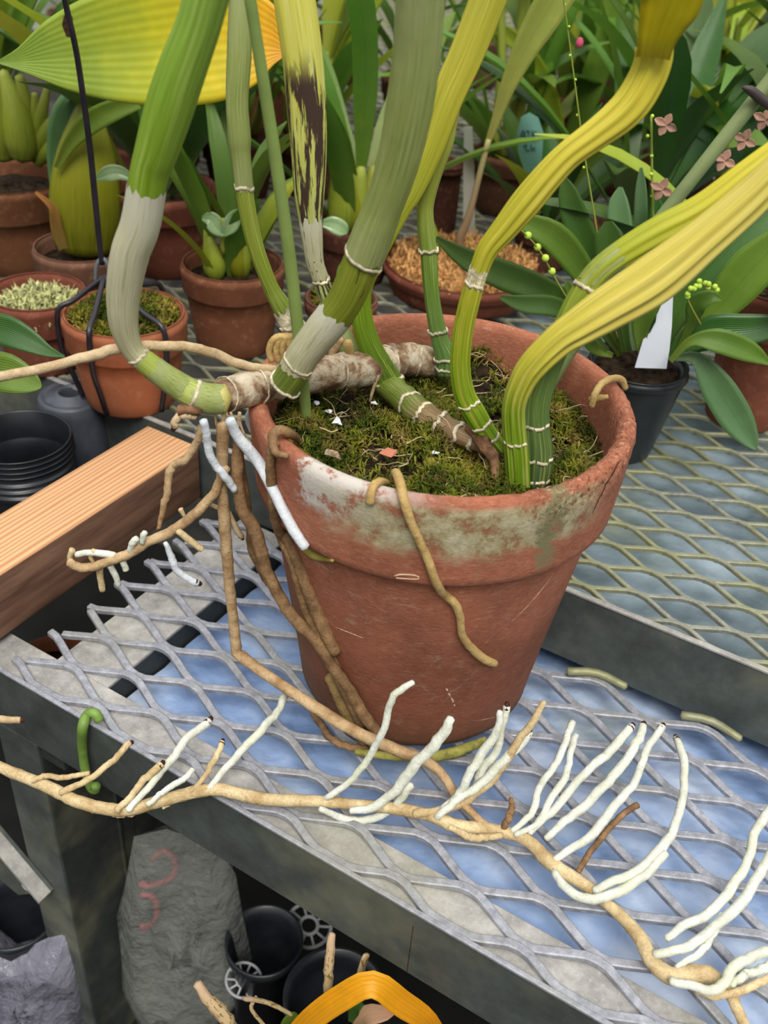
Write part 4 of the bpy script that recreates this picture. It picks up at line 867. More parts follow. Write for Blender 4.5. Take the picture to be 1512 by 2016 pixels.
# ---- nested black pots and tray behind the timber
def plpot(c, R, H, Rb, label, flip=False, mat=M_blackpl, ribs=True, hole=False, grp=None, tilt=None):
    pr = [(Rb*.9, 0), (Rb, .003)]
    for t in np.linspace(.1, .72, 6): pr.append((Rb+(R-Rb)*t*.93, H*t))
    z = .74*H
    for k in range(4): pr += [(R*.965, z), (R*.985, z+.004), (R*.97, z+.006)]; z += H*.06
    pr += [(R, H-.001), (R-.0005, H), (R-.002, H-.001), (R*.95, .7*H), (Rb*.93, .006), (.34*Rb if hole else 0, .010 if hole else .006)]
    if hole: pr = [(.34*Rb, .010), (.34*Rb, .0005), (.37*Rb, -.0025), (.44*Rb, -.0025), (.49*Rb, 0), (.72*Rb, 0), (.74*Rb, .0015), (.84*Rb, .0015)]+pr
    else: pr = [(0, 0)]+pr
    if flip: pr = [(r_, H-z_) for r_, z_ in pr][::-1]
    V, F, UV = lathe_vf(pr, 56); o = mesh('plastic_pot', V, F, mat, None, True, UV); o.location = tuple(c); tag(o, label, 'plastic pot', grp); return o
zt = -.060
tr = thing('plant_tray', 'black plastic tray holding empty pots left of the pine beam', 'tray', (-.30, .08, zt))
V, F = join([box_vf((-.42, -.12, zt), (-.195, .198, zt+.004)), box_vf((-.199, -.12, zt), (-.195, .198, zt+.03)), box_vf((-.42, -.12, zt), (-.416, .198, zt+.03)), box_vf((-.42, .194, zt), (-.195, .198, zt+.03)), box_vf((-.42, -.12, zt), (-.195, -.116, zt+.03))])
mesh('tray_body', V, F, M_blackpl, tr, False)
def fit_top(uc, v, wpx, Zt): p = PZ(uc, v, Zt); return p, wpx/2*dep(p)/FPX
q, Rq = fit_top(38, 872, 210, .050)
for k in range(4):
    plpot((q[0], q[1], zt+.0055+.0045*k), Rq-.0004*k, .098, Rq*.72, ['lowest empty black pot of the nested stack at far left', 'second black pot up in the nested stack at far left', 'third black pot up in the nested stack at far left', 'topmost empty black pot of the nested stack at far left'][k], grp='nested black pots')
q, Rq = fit_top(138, 800, 150, .046)
q, Rq = PZ(140, 775, .055), None; Rq = 62*dep(q)/FPX
plpot((q[0], q[1], zt+.005), Rq*1.38, .110, Rq*1.04, 'upturned dusty black pot with a round drain hole', True, M_blackpl2, hole=True)

# ============================================================ BACKGROUND PLANTS
Lg = m_leaf('leaf_green', [(0, (112, 134, 52)), (.5, (92, 128, 42)), (1, (104, 140, 50))], vein_amt=.25)
Ld = m_leaf('leaf_dark', [(0, (70, 96, 40)), (.5, (56, 92, 34)), (1, (66, 100, 44))], .32, .15, vein_amt=.2)
Ly = m_leaf('leaf_yellow_green', [(0, (150, 160, 60)), (.5, (150, 168, 44)), (1, (176, 184, 60))], vein_amt=.3)
Lt = m_leaf('leaf_teal', [(0, (96, 124, 84)), (.5, (84, 120, 76)), (1, (98, 132, 92))], .3, .15, vein_amt=.3)
Mbulb = m_cane('bulb_green', [(0, (110, 122, 40)), (.5, (138, 152, 44)), (1, (168, 178, 80))], (170, 180, 90), .25, .4)
Mbulbo = m_cane('bulb_olive', [(0, (96, 96, 20)), (.5, (128, 130, 26)), (1, (140, 146, 50))], (150, 150, 50), .2, .4)
Mstem = m_cane('stem_green', [(0, (150, 150, 60)), (.5, (146, 158, 60)), (1, (130, 150, 56))], (190, 190, 110), .35, .5)

def bulb_px(rows, mat, par, D0, D1, flat_=.8, n=22): 
    C, Rr = pxpath(rows, n, D0, D1); return tube('pseudobulb', C, Rr, mat, par, RY=Rr*flat_, nth=20, rib=.012, ribk=8)
# broad leaf at top left
D3 = Dof(c3_)
bl = thing('broad_leaf_orchid', 'plant with one huge horizontal leaf fading from green to orange at upper left', 'orchid plant', c16_+np.array([0, 0, H16_-.012]))
Db = Dof(c1_)+.012
leaf_px([(0, 122, 4), (45, 118, 24), (110, 108, 62), (190, 98, 92), (290, 88, 112), (390, 78, 118), (470, 76, 102), (530, 84, 66), (556, 95, 26), (566, 98, 4)], m_leaf('leaf_autumn', [(0, (138, 168, 70)), (.35, (160, 182, 66)), (.52, (204, 204, 50)), (.72, (226, 206, 50)), (.85, (240, 190, 50)), (1, (236, 170, 60))], .4, .30, 13, 0, True, .5), bl, Db, Db+.02, .12, 34, wave=.0, ncross=15)
C, Rr = pxpath([(500, 262, 10), (520, 190, 9), (540, 130, 7), (558, 97, 5)], 16, Dof(c16_), Db+.02); tube('stem', C, Rr, Mstem, bl, nth=10)
# fat olive pseudobulb plant in pot 3
pb = thing('orchid_plant', 'plant with one fat olive pseudobulb and folded grey-green leaves at left', 'orchid plant', c3_+np.array([0, 0, H3_-.016]))
bulb_px([(168, 492, 55), (168, 440, 66), (168, 370, 66), (170, 300, 54), (172, 240, 34), (172, 205, 18)], Mbulbo, pb, D3-.005, D3+.005, .5)
leaf_px([(118, 480, 6), (112, 380, 12), (118, 300, 26), (135, 230, 34), (165, 180, 24), (180, 150, 8)], Lt, pb, D3, D3+.03, .3)
leaf_px([(112, 330, 6), (140, 280, 14), (180, 240, 22), (230, 215, 20), (290, 200, 8)], Lg, pb, D3-.02, D3-.02, .3)
leaf_px([(125, 490, 10), (112, 450, 12), (104, 410, 8), (70, 378, 3)], m_leaf('leaf_dry', [(0, (130, 110, 60)), (1, (170, 110, 60))]), pb, D3-.02, D3-.03, .3)
# bulbs in pot 4
D4 = Dof(c4_); pb = thing('orchid_plant', 'cluster of pointed yellow-green bulbs at the left edge', 'orchid plant', c4_+np.array([0, 0, H4_-.016]))
for rows in ([(44, 312, 22), (44, 285, 32), (38, 245, 31), (24, 195, 20), (6, 140, 9)], [(66, 275, 14), (60, 235, 13), (48, 190, 12), (38, 150, 9)], [(70, 285, 10), (70, 230, 9), (68, 184, 6)], [(68, 300, 14), (74, 255, 14), (84, 215, 11), (93, 172, 6)], [(66, 308, 16), (80, 275, 17), (98, 248, 14), (116, 224, 6)], [(72, 320, 12), (88, 300, 15), (102, 282, 12), (110, 268, 5)], [(6, 312, 20), (2, 270, 24), (-2, 210, 16), (-6, 150, 10)]):
    bulb_px(rows, Mbulb, pb, D4-.02+.02*rng.rand(), D4-.01, .8)
leaf_px([(5, 160, 10), (20, 100, 16), (40, 30, 18), (70, -30, 16)], Lg, pb, D4, D4, .3)
# small paddle-leaf plants in pots 5, 9, 10
def tuft_plant(c, R, H, label, nleaf, L, W, mat, shape, el=(.6, 1.35), droop=(.2, 1.4), stalk=0, bulbs=0, seed=0, group=None, fold=.3, name='orchid_plant', canes=0, zoff=.012):
    random.seed(seed); base = np.array([c[0], c[1], c[2]+H-zoff]); t = thing(name, label, 'potted plant', base, group)
    for i in range(nleaf):
        az = random.uniform(0, 2*PI); q = R*.45*random.random(); b = base+np.array([q*math.cos(az), q*math.sin(az), 0])
        hb = 0
        if bulbs and i < bulbs:
            h = L*.28*random.uniform(.8, 1.2); C = np.array([b, b+(0, 0, h*.4), b+(.1*h*math.cos(az), .1*h*math.sin(az), h)]); C = catmull(C, 9)
            tube('pseudobulb', C, L*.06*np.array([.6, .85, 1, 1.02, .95, .8, .6, .42, .25]), Mbulb if i % 2 else Mbulbo, t, nth=12); b = C[-1]-np.array([0, 0, .002])
        leaf3(b, az+random.uniform(-.4, .4), random.uniform(*el), L*random.uniform(.65, 1.15), W*random.uniform(.75, 1.2), random.uniform(*droop), mat if random.random() < .8 else random.choice((Lg, Ly)), t, shape, fold, stalk=stalk, twist=random.uniform(-.5, .5))
    for i in range(canes):
        az = random.uniform(0, 2*PI); q = R*.4; b = base+np.array([q*math.cos(az), q*math.sin(az), 0]); h = L*random.uniform(.8, 1.1); tip = b+np.array([.12*h*math.cos(az), .12*h*math.sin(az), h])
        C = catmull([b, (b+tip)/2+np.array([.01, 0, 0]), tip], 14); cn = tube('cane', C, np.linspace(.006, .0045, 14), Mstem, t, nth=10)
        for k in (3, 6, 9, 12):
            a2 = az+(k % 2)*PI+random.uniform(-.4, .4); leaf3(C[k], a2, random.uniform(.5, 1.1), L*.55, W, random.uniform(.3, 1.1), mat, cn, 'strap', .3, n=9)
    return t
tuft_plant(c5_, R5_b, H5_, 'leafy orchid with green bulbs behind the left cane', 14, .15, .010, Lg, 'strap', (.9, 1.45), (.2, .9), bulbs=6, seed=3)
D5 = Dof(c5_); pb = thing('orchid_plant', 'small plant with glossy pale folded leaves in front of the brown pot at left', 'potted plant', c5_+np.array([.02, -.02, H5_-.013]))
for rows in ([(440, 500, 4), (436, 465, 5), (440, 432, 6)],): C, Rr = pxpath(rows, 8, D5-.02, D5-.03); tube('stem', C, Rr, Mstem, pb, nth=8)
Lgl = m_leaf('leaf_glossy', [(0, (120, 150, 100)), (.5, (150, 175, 130)), (1, (110, 145, 90))], .22, .1, 3, 0)
leaf_px([(442, 462, 6), (428, 448, 16), (415, 432, 16), (398, 430, 4)], Lgl, pb, D5-.03, D5-.03, .3); leaf_px([(440, 462, 6), (452, 445, 16), (464, 425, 14), (474, 412, 3)], Lgl, pb, D5-.03, D5-.03, .3)
leaf_px([(262, 352, 7), (235, 340, 14), (212, 342, 15), (190, 352, 4)], Lgl, pb, D5-.05, D5-.05, .2); leaf_px([(636, 440, 8), (655, 442, 16), (675, 452, 15), (684, 458, 3)], Lgl, pb, D5+.03, D5+.03, .2)
tuft_plant(c9_, R9_b, H9_, 'bulbous orchid with pale green bulbs behind the mottled cane', 16, .26, .014, Lg, 'strap', (.8, 1.45), (.2, 1.2), bulbs=9, seed=8)
tuft_plant(c10_, R10_b, H10_, 'tiny seedling with round leaves in the small dusty pot', 5, .045, .009, Lg, 'paddle', (.3, 1.0), (.3, 1.0), seed=4)
tuft_plant(c11_, R11_b, H11_, 'bulbous strap-leaved orchid behind the strapped orange pot', 12, .20, .013, Lg, 'strap', bulbs=6, seed=5)
tuft_plant(c12_, R12_b, H12_, 'broad-leaved orchid at the right edge', 9, .22, .020, Ld, 'paddle', (.4, 1.3), (.4, 1.4), seed=6)
tuft_plant(c14_, R14_b, H14_, 'tall cane orchid behind the bending yellow cane', 10, .30, .013, Lg, 'strap', canes=4, seed=9)
tuft_plant(c15_, R15_b, H15_, 'dark paddle-leaved orchid between the shallow pan and the black pot', 12, .17, .014, Ld, 'paddle', (.7, 1.4), (.1, .8), seed=10)
tuft_plant(c16_, R16_b, H16_, 'strap-leaved orchid behind the slender streaked cane', 12, .26, .012, Lg, 'strap', (.9, 1.45), (.1, .9), seed=11)
tuft_plant(c13_, R13_b, H13_, 'sparse yellow-green canes in the small yellow moss pot', 3, .2, .010, Ly, 'strap', canes=4, seed=13, zoff=.006)
# plant in the shallow pan: pale leaf on a brown stalk
D6 = Dof(c6_); pb = thing('orchid_plant', 'single long pale leaf on a thin brown stalk in the wide shallow pan', 'orchid plant', c6_+np.array([0, 0, H6_-.01]))
C, Rr = pxpath([(903, 500, 9), (906, 468, 9), (918, 440, 8), (930, 400, 6.5), (945, 340, 6), (962, 275, 6)], 24, D6-.02, D6-.03); tube('stem', C, Rr, m_cane('brown_to_green_stalk', [(0, (130, 100, 76)), (.6, (160, 136, 100)), (1, (176, 172, 110))], (200, 180, 150), .3), pb, nth=10)
leaf_px([(960, 282, 6), (975, 240, 9), (1000, 170, 16), (1035, 95, 26), (1070, 35, 34), (1115, -40, 38)], m_leaf('leaf_pale', [(0, (166, 160, 90)), (.4, (166, 172, 84)), (1, (170, 182, 90))], .4, .3, 12, 0), pb, D6-.03, D6-.05, .3)
bulb_px([(852, 500, 16), (845, 470, 20), (838, 440, 16), (835, 415, 7)], Mbulb, pb, D6, D6)
# black pot plant: paddle leaves placed from the photograph's view of them
D7 = Dof(c7_); b7 = c7_+np.array([0, 0, H7_-.006]); pb = thing('orchid_plant', 'dark paddle-leaved orchid with beaded flower stems in the black pot', 'orchid plant', b7)
for rows, m_, d0, d1 in (
 ([(1215, 690, 6), (1160, 620, 14), (1080, 575, 24), (1000, 545, 30), (920, 510, 22), (858, 468, 5)], Ld, 0, -.05), ([(1195, 690, 5), (1150, 640, 10), (1095, 605, 20), (1030, 598, 18), (985, 585, 5)], Ld, -.02, -.05),
 ([(1220, 700, 6), (1190, 620, 12), (1150, 540, 24), (1095, 470, 30), (1040, 440, 20), (1000, 425, 4)], Lg, .01, 0), ([(1230, 700, 6), (1215, 620, 10), (1185, 540, 22), (1140, 450, 28), (1118, 380, 20), (1112, 350, 4)], Ld, .02, .04),
 ([(1235, 690, 6), (1222, 600, 14), (1208, 540, 28), (1200, 470, 30), (1198, 435, 8)], Ld, 0, .01), ([(1250, 690, 6), (1232, 560, 16), (1222, 460, 24), (1218, 400, 20), (1222, 368, 4)], Lt, .03, .05),
 ([(1262, 700, 5), (1262, 640, 18), (1280, 590, 24), (1290, 560, 10)], Lg, -.03, -.04), ([(1300, 700, 6), (1335, 620, 22), (1380, 545, 42), (1440, 480, 44), (1500, 430, 34), (1560, 390, 16)], Ld, 0, .02),
 ([(1310, 705, 6), (1360, 650, 16), (1420, 600, 34), (1480, 530, 46), (1540, 470, 30)], Lg, -.02, -.02), ([(1320, 705, 6), (1345, 680, 22), (1400, 655, 34), (1470, 650, 32), (1540, 640, 20)], Ld, -.03, -.04),
 ([(1320, 710, 6), (1360, 672, 10), (1410, 670, 24), (1470, 690, 22), (1515, 715, 5)], Lg, -.05, -.06), ([(1330, 705, 6), (1372, 706, 14), (1410, 760, 32), (1450, 825, 32), (1478, 868, 16), (1488, 884, 3)], Lt, -.04, -.07),
 ([(1290, 700, 6), (1310, 620, 12), (1335, 560, 22), (1345, 500, 16), (1350, 470, 4)], Ld, .01, .02), ([(1245, 690, 5), (1250, 600, 10), (1260, 480, 14), (1262, 380, 12), (1262, 330, 3)], Lt, .04, .07),
 ([(1270, 700, 5), (1290, 600, 12), (1300, 500, 22), (1295, 430, 18), (1290, 380, 4)], Ld, .03, .05), ([(1205, 700, 5), (1165, 680, 12), (1135, 600, 16), (1115, 555, 5)], Lg, -.01, -.03), ([(1330, 700, 5), (1360, 640, 10), (1372, 600, 20), (1400, 585, 14), (1420, 590, 4)], Lg, -.03, -.04)):
    leaf_px(rows, m_, pb, D7+d0, D7+d1, .28, 18)
Mbead = m_simple('bead_green', (176, 206, 70), .5, .4, .1, 60)
def beads(rows, par, D0, D1, r0, n, stem_r=1.6, mat=None):
    C, Rr = pxpath([(a, b, stem_r) for a, b in rows], 30, D0, D1); s_ = tube('flower_stem', C, Rr, Mstem, par, nth=6)
    for k in range(n):
        p = C[int(29-k*(18/n))]+rng.randn(3)*.0012; r_ = r0*dep(p)/FPX
        V, F, UV = lathe_vf([(0, -r_), (r_*.7, -r_*.7), (r_, 0), (r_*.7, r_*.7), (0, r_)], 8, p); mesh('flower_bud', V, F, mat or Mbead, s_, True, UV)
beads([(1150, 640), (1100, 560), (1060, 490), (1018, 445)], pb, D7-.03, D7-.05, 8, 5)
beads([(1380, 640), (1355, 590), (1362, 568), (1385, 558), (1415, 570)], pb, D7-.04, D7-.05, 6, 12)
beads([(1195, 640), (1182, 500), (1150, 300), (1130, 150), (1110, 0), (1108, -30)], pb, D7+.02, D7+.02, 3, 8)
beads([(1300, 640), (1290, 500), (1285, 400), (1283, 300), (1282, 230)], pb, D7+.04, D7+.04, 4, 6, 2.4)
C, Rr = pxpath([(1143, 75, 5), (1141, 84, 8), (1140, 92, 6)], 6, D7+.02, D7+.02); tube('pink_flower', C, Rr, m_simple('pink', (196, 84, 110), .6, .3, .2, 60, trans=.2), pb, nth=8)
Mbr = m_simple('dry_flower', (176, 138, 120), .7, .2, .25, 80, trans=.25)
for u, v in ((1465, 275), (1425, 315), (1310, 245), (1302, 372), (1505, 235)):
    for k in range(4):
        a = k*PI/2+.5; leaf_px([(u, v, 3), (u+13*math.cos(a), v+13*math.sin(a), 9), (u+24*math.cos(a), v+24*math.sin(a), 2)], Mbr, pb, D7+.03, D7+.03, .4, 6, 'dry_petal')
pv = thing('orchid_plant', 'upright yellow-green leafy canes crowding the top right corner', 'orchid plant', c13_+np.array([.03, .03, H13_]))
D13 = Dof(c13_)+.02
for rows in ([(1385, 400, 14), (1380, 300, 17), (1384, 200, 16), (1392, 100, 12), (1400, -30, 10)], [(1428, 420, 16), (1424, 300, 18), (1422, 180, 17), (1425, 80, 12), (1428, -30, 10)]):
    C, Rr = pxpath(rows, 24, D13, D13+.02); cn = tube('cane', C, Rr, m_cane('yellow_cane', [(0, (150, 150, 50)), (.5, (168, 170, 60)), (1, (176, 180, 60))], (200, 200, 120), .4), pv, nth=14)
    ring(cn, C, Rr, 12, 1.12, .002)
for rows, m_ in (([(1384, 260, 6), (1350, 170, 16), (1340, 80, 24), (1345, -30, 22)], Lg), ([(1425, 200, 6), (1455, 120, 16), (1470, 20, 26), (1476, -40, 26)], Ly), ([(1420, 330, 6), (1455, 260, 14), (1500, 200, 20), (1560, 160, 14)], Lg), ([(1386, 330, 6), (1360, 260, 14), (1345, 190, 22), (1352, 120, 14), (1356, 90, 4)], Ly), ([(1400, 120, 8), (1410, 40, 20), (1415, -40, 24)], Ly), ([(1470, 340, 6), (1490, 200, 16), (1500, 80, 22), (1500, -40, 22)], Lg)):
    leaf_px(rows, m_, pv, D13, D13+.02, .3, 14)
# labels
def label_px(pts, D, mat, label, base):
    P = [PD(u, v, D+dd) for u, v, dd in pts]; n = FH*.0012; k = len(P); V = P+[p+n for p in P]
    F = [tuple(range(k))[::-1], tuple(range(k, 2*k))]+[(i, (i+1) % k, k+(i+1) % k, k+i) for i in range(k)]
    o = mesh('plant_label', V, F, mat, None, False); tag(o, label, 'plant label'); return o
label_px([(1250, 724, 0), (1312, 726, 0), (1318, 690, 0), (1323, 640, 0), (1326, 560, 0), (1300, 556, 0), (1296, 600, 0), (1291, 635, 0), (1280, 656, 0), (1266, 670, 0)], D7-.035, m_simple('white_label', (226, 232, 244), .5, .3, .04, 20), 'white plastic plant label stuck in the black pot', b7)
D15 = Dof(c15_)
lb = label_px([(1035, 345, 0), (1066, 330, 0), (1070, 262, 0), (1060, 232, 0), (1042, 222, 0), (1026, 232, 0), (1018, 262, 0), (1020, 300, 0)], D15-.01, m_simple('teal_label', (120, 172, 158), .5, .3, .05, 20), 'blue-green rounded plant label with pencilled writing behind the pan', None)
Mink = m_simple('pencil_ink', (60, 84, 88), .7)
for rows in ([(1024, 270), (1030, 256), (1034, 270), (1027, 264)], [(1036, 258), (1042, 258), (1040, 272), (1046, 270)], [(1048, 256), (1048, 272)], [(1056, 258), (1050, 264), (1056, 274), (1050, 276)], [(1030, 290), (1036, 284), (1036, 296), (1042, 296)], [(1046, 284), (1046, 296), (1052, 290), (1052, 298)]):
    C, Rr = pxpath([(a, b, .9) for a, b in rows], 10, D15-.0108, D15-.0108); tube('writing', C, Rr, Mink, lb, nth=5)
label_px([(438, 425, 0), (462, 425, 0), (462, 370, 0), (452, 335, 0), (444, 370, 0)], D5+.06, m_simple('grey_label', (176, 184, 190), .5, .3, .05, 20), 'pale grey plant label half hidden behind the left cane', None)
label_px([(912, 470, 0), (935, 470, 0), (934, 330, 0), (930, 250, 0), (914, 250, 0), (912, 340, 0)], D6+.10, m_simple('faded_label', (190, 190, 176), .6, .3, .05, 20), 'tall faded label standing behind the thin brown stalk', None)
# big strap leaves seen crossing the upper right
ps = thing('orchid_plant', 'strap-leaved orchid arching across the upper right behind the yellow cane', 'orchid plant', c14_+np.array([-.10, -.10, 0]))
Dq = Dof(c14_)-.13
for rows, m_, d0, d1 in (([(1105, 400, 6), (1150, 330, 20), (1230, 255, 28), (1320, 165, 28), (1395, 80, 16), (1420, 45, 4)], Lg, -.02, -.05), ([(1130, 420, 6), (1090, 330, 10), (1070, 230, 22), (1075, 130, 20), (1060, 40, 18), (1050, -30, 14)], Lg, .05, .05), ([(1100, 420, 6), (1120, 300, 14), (1160, 180, 26), (1200, 60, 26), (1210, -30, 22)], Lg, .04, .06),
 ([(1090, 420, 8), (1100, 320, 14), (1085, 200, 18), (1040, 110, 18), (985, 60, 14), (940, 60, 4)], Ly, .03, .0), ([(1060, 430, 6), (1010, 330, 14), (960, 240, 18), (905, 195, 18), (860, 200, 4)], Lg, .05, .02), ([(1150, 420, 6), (1185, 300, 14), (1240, 160, 22), (1300, 30, 22), (1320, -30, 20)], Ly, .08, .1)):
    leaf_px(rows, m_, ps, Dq+d0, Dq+d1, .3, 18)
tag(ps)
ps['label'] = 'strap-leaved orchid arching across the upper right behind the yellow cane'
pot('terracotta_pot', np.array([*(PD(1105, 420, Dq+.02)[:2]), B2]), .045, max(.04, PD(1105, 425, Dq+.02)[2]-B2), .02, .034, M_tc[1], 'dark clay pot under the arching strap leaves', soil=M_soil)

pl = thing('orchid_plant', 'far left edge plant, one dark and one bright leaf above the nested black pots', 'orchid plant', PD(-140, 760, .62))
leaf_px([(-120, 700, 10), (-60, 650, 22), (0, 648, 32), (50, 668, 26), (95, 692, 12), (128, 702, 2)], Ld, pl, .62, .60, .25, 16)
leaf_px([(-120, 760, 10), (-50, 735, 26), (0, 732, 40), (40, 745, 34), (70, 757, 18), (82, 762, 3)], Lg, pl, .60, .585, .25, 16)
pot('terracotta_pot', np.array([*(PD(-190, 800, .64)[:2]), B2]), .04, .06, .02, .03, M_tc[0], 'clay pot of the far-left edge plant', soil=M_soil)
# ---- rows of further plants filling the bench
taken = [(c[:2], R) for c, R in ((c1_, R1_), (c2_, R2_b), (c3_, R3_b), (c4_, R4_b), (c5_, R5_b), (c6_, R6_b), (c7_, R7_b), (c8_, R8_b), (c9_, R9_b), (c10_, R10_b), (c11_, R11_b), (c12_, R12_b), (c13_, R13_b), (c14_, R14_b), (c15_, R15_b), (c16_, R16_b))]
kinds = [('upright cane orchid', dict(nleaf=6, L=.30, W=.013, mat=Lg, shape='strap', canes=4)), ('arching strap-leaved orchid', dict(nleaf=20, L=.36, W=.012, mat=Lg, shape='strap', el=(.9, 1.45), droop=(.5, 2.0))), ('bulbous orchid', dict(nleaf=14, L=.30, W=.017, mat=Ly, shape='strap', bulbs=8, el=(.9, 1.4), droop=(.2, 1.2))), ('dark broad-leaved orchid', dict(nleaf=14, L=.28, W=.022, mat=Ld, shape='paddle', el=(.8, 1.4), droop=(.1, 1.2)))]
rows_ = [('second row', 1.02, 6), ('third row', 1.28, 6), ('fourth row', 1.58, 7), ('rearmost row', 1.95, 8)]
ordn = ['leftmost', 'second from the left', 'third from the left', 'fourth from the left', 'fifth from the left', 'sixth from the left', 'seventh from the left', 'rightmost']
sd_ = 20
for rn, D, n in rows_:
    for i in range(n):
        s_ = D*.47*(2*(i+.5)/n-1)*1.05+rng.randn()*.012; c = CAM+FH*(D+rng.randn()*.03)+RH*s_; c[2] = B2; R = .045+.015*rng.rand(); H = .075+.03*rng.rand()
        if any(math.hypot(*(c[:2]-q))-R-r_ < .0 for q, r_ in taken): 
            c = c+FH*.11
            if any(math.hypot(*(c[:2]-q))-R-r_ < -.0 for q, r_ in taken): continue
        taken.append((c[:2].copy(), R))
        kn, kw = kinds[int(rng.randint(4))]; kw = dict(kw); sd_ += 1
        od = ordn[i] if i < n-1 else 'rightmost'
        pot('terracotta_pot', c, R, H, H*.3, R*.72, M_tc[int(rng.randint(3))], 'clay pot in the %s of the far bench, %s' % (rn, od), soil=M_soil, n=28)
        tuft_plant(c, R, H, label='%s in the %s of the far bench, %s' % (kn, rn, od), seed=sd_, **kw)

# ============================================================ BELOW THE BENCH
zs = -.50
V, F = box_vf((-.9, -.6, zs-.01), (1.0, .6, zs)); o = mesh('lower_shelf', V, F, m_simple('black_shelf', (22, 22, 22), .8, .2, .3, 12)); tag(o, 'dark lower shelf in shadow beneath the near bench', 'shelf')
def m_bag(name, c, tr=.55):
    s = NT(name); ob = s.coord(); n = s.noise(ob, 26, 5, .6); s.bump(n, 1.0, .012)
    s.fin(lin(c), .25, .6); tp = s.n('BsdfTransparent'); mx = s.n('MixShader'); mx.inputs[0].default_value = tr
    s.l(s.b.outputs[0], mx.inputs[1]); s.l(tp.outputs[0], mx.inputs[2]); s.l(mx.outputs[0], s.o.inputs[0]); return s.m
def bag(pts, D, mat, label, depth=.05):
    """crumpled bag: outline given as seen, puffed to a closed body"""
    P = np.array([PD(u, v, D) for u, v in pts]); c = P.mean(0); V = []; F = []; k = len(P); lay = 7
    for s_ in (-1, 1):
        for j in range(lay):
            t = j/(lay); 
            for i in range(k):
                p = P[i]*(1-t)+c*t; bul = depth*math.sqrt(max(0, 1-(1-t)**2))*(1+.35*math.sin(i*2.1+j)); V.append(p+FH*s_*bul*.5+rng.randn(3)*.002)
    off = lay*k
    for h in (0, 1):
        for j in range(lay-1):
            for i in range(k):
                a = h*off+j*k+i; b = h*off+j*k+(i+1) % k; q = (a, b, b+k, a+k); F.append(q if h else q[::-1])
        F.append(tuple(h*off+(lay-1)*k+i for i in (range(k) if h else range(k-1, -1, -1))))
    o = mesh('plastic_bag', V, F, mat); tag(o, label, 'plastic bag'); return o
Dg = .42
bag([(262, 1640), (330, 1630), (420, 1660), (462, 1720), (480, 1800), (495, 1885), (480, 1960), (400, 2040), (300, 2060), (250, 1950), (235, 1800)], Dg+.07, m_bag('clear_bag', (150, 154, 148), .62), 'cloudy clear plastic bag hanging below the bench right of the leg')
bag([(-60, 1840), (20, 1880), (90, 1850), (140, 1840), (160, 1920), (165, 2040), (60, 2070), (-60, 2060)], Dg+.05, m_bag('white_bag', (150, 150, 166), .45), 'whitish crumpled plastic bag at bottom left')
Mred = m_simple('red_cord', (156, 74, 80), .5, .4, .2, 40)
for rows, lb in (([(300, 1690), (322, 1675), (342, 1690), (345, 1715), (325, 1735), (295, 1742), (275, 1740)], 'upper loop of red cord inside the cloudy bag'), ([(278, 1760), (300, 1765), (310, 1785), (305, 1810), (288, 1825), (276, 1822)], 'lower loop of red cord inside the cloudy bag')):
    C, Rr = pxpath([(a, b, 7) for a, b in rows], 24, Dg+.075, Dg+.075); tag(tube('red_cord', C, Rr, Mred, None, nth=8), lb, 'cord')
def lowpot(u, v, wpx, D, h, label):
    q = PD(u, v, D); R = wpx/2*dep(q)/FPX
    H = q[2]-zs; pr = [(0, 0), (R*.7, 0), (R*.95, H-.012), (R*1.02, H-.011), (R*1.03, H), (R*.97, H), (R*.9, H-.02), (R*.66, .01), (0, .01)]
    V, F, UV = lathe_vf(pr, 40, (q[0], q[1], zs)); tag(mesh('plastic_pot', V, F, M_blackpl, None, True, UV), label, 'plastic pot')
lowpot(520, 1850, 150, .47, .1, 'black pot in the shadow right of the cloudy bag'); lowpot(660, 1960, 200, .42, .1, 'black pot below the rail behind the dried stems'); lowpot(30, 1790, 170, .50, .1, 'black pot seen left of the bench leg')
def netdisc(u, v, wpx, D, label):
    q = PD(u, v, D); R = wpx/2*dep(q)/FPX; t = thing('net_pot_lid', label, 'net pot', q); nv = -fw; a1 = np.cross(nv, [0, 0, 1.]); a1 /= np.linalg.norm(a1); a2 = np.cross(nv, a1)
    Mw = m_simple('white_plastic', (150, 152, 156), .5)
    for rr in (1., .4):
        th = np.linspace(0, 2*PI, 40); C = np.array([q+R*rr*(math.cos(x)*a1+math.sin(x)*a2) for x in th]); tube('ring', C, R*.09, Mw, t, nth=6, caps=(False, False))
    for k in range(10):
        x = k*PI/5; C = np.array([q+R*f*(math.cos(x)*a1+math.sin(x)*a2) for f in (.4, 1.)]); tube('spoke', C, R*.07, Mw, t, nth=5)
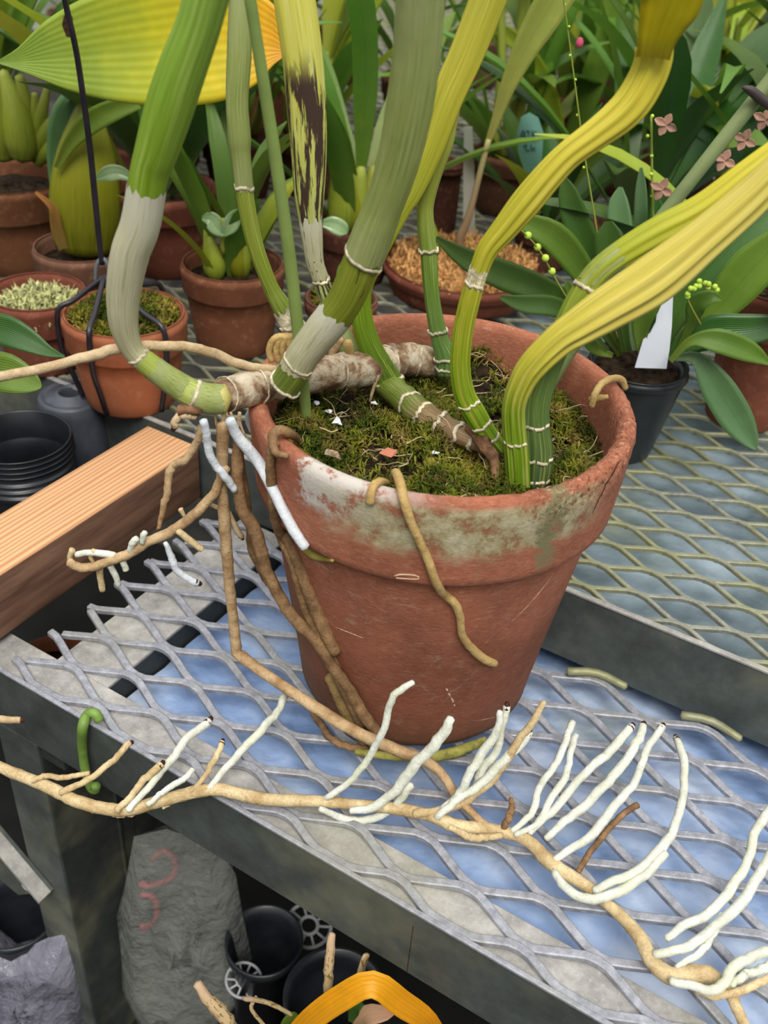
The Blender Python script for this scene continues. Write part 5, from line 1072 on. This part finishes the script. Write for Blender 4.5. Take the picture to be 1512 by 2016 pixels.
netdisc(608, 1822, 88, .50, 'white slotted net-pot bottom just under the rail'); netdisc(480, 1930, 70, .45, 'grey slotted net-pot bottom by the cloudy bag')
# dying plant with orange leaf
Mo = m_leaf('leaf_orange', [(0, (206, 140, 20)), (.5, (226, 160, 24)), (1, (200, 130, 20))], .45, .25, 6, 0)
dpz = thing('dying_plant', 'withered plant with a bright orange strap leaf at bottom centre', 'plant', PD(700, 2060, .30))
leaf_px([(560, 2070, 22), (610, 2010, 24), (680, 1960, 26), (735, 1938, 26), (790, 1975, 26), (840, 2010, 22), (870, 2060, 18)], Mo, dpz, .30, .30, .35, 24)
Mdry = m_cane('dry_stem', [(0, (150, 130, 90)), (.5, (176, 150, 110)), (1, (190, 160, 130))], (210, 190, 160), .4, .8, dark=(96, 84, 30), dark_rng=(.2, .8), ds=7, dth=.55)
for rows in ([(645, 1960, 9), (648, 1900, 10), (652, 1850, 8), (655, 1838, 6)], [(480, 2060, 14), (440, 2000, 15), (410, 1968, 12), (388, 1936, 9)], [(575, 1998, 4), (530, 1975, 5), (480, 1965, 5)], [(700, 1960, 6), (712, 1900, 6), (722, 1880, 5), (712, 1920, 4)], [(520, 2020, 4), (495, 1985, 4), (505, 1962, 4)]):
    C, Rr = pxpath(rows, 16, .31, .33); tube('stem', C, Rr, Mdry, dpz, nth=9, jit=.2)
for rows, m_ in (([(700, 2030, 6), (720, 2000, 20), (760, 1995, 14), (780, 1990, 3)], m_leaf('leaf_brown', [(0, (170, 140, 110)), (1, (196, 150, 120))], tint=0)), ([(555, 2050, 6), (570, 2015, 16), (585, 1995, 8)], Lg), ([(690, 2010, 4), (700, 1985, 12), (715, 1975, 4)], Ld)): leaf_px(rows, m_, dpz, .31, .31, .3, 10)
# terracotta pot glimpsed under the beam and mesh at left
q = PD(100, 1235, .66); q[2] -= .05; pot('terracotta_pot', np.array([q[0], q[1], zs]), .05, q[2]-zs, .05, .035, M_tc_or, 'orange clay pot glimpsed beneath the mesh beside the pine beam', soil=M_soil, n=32)
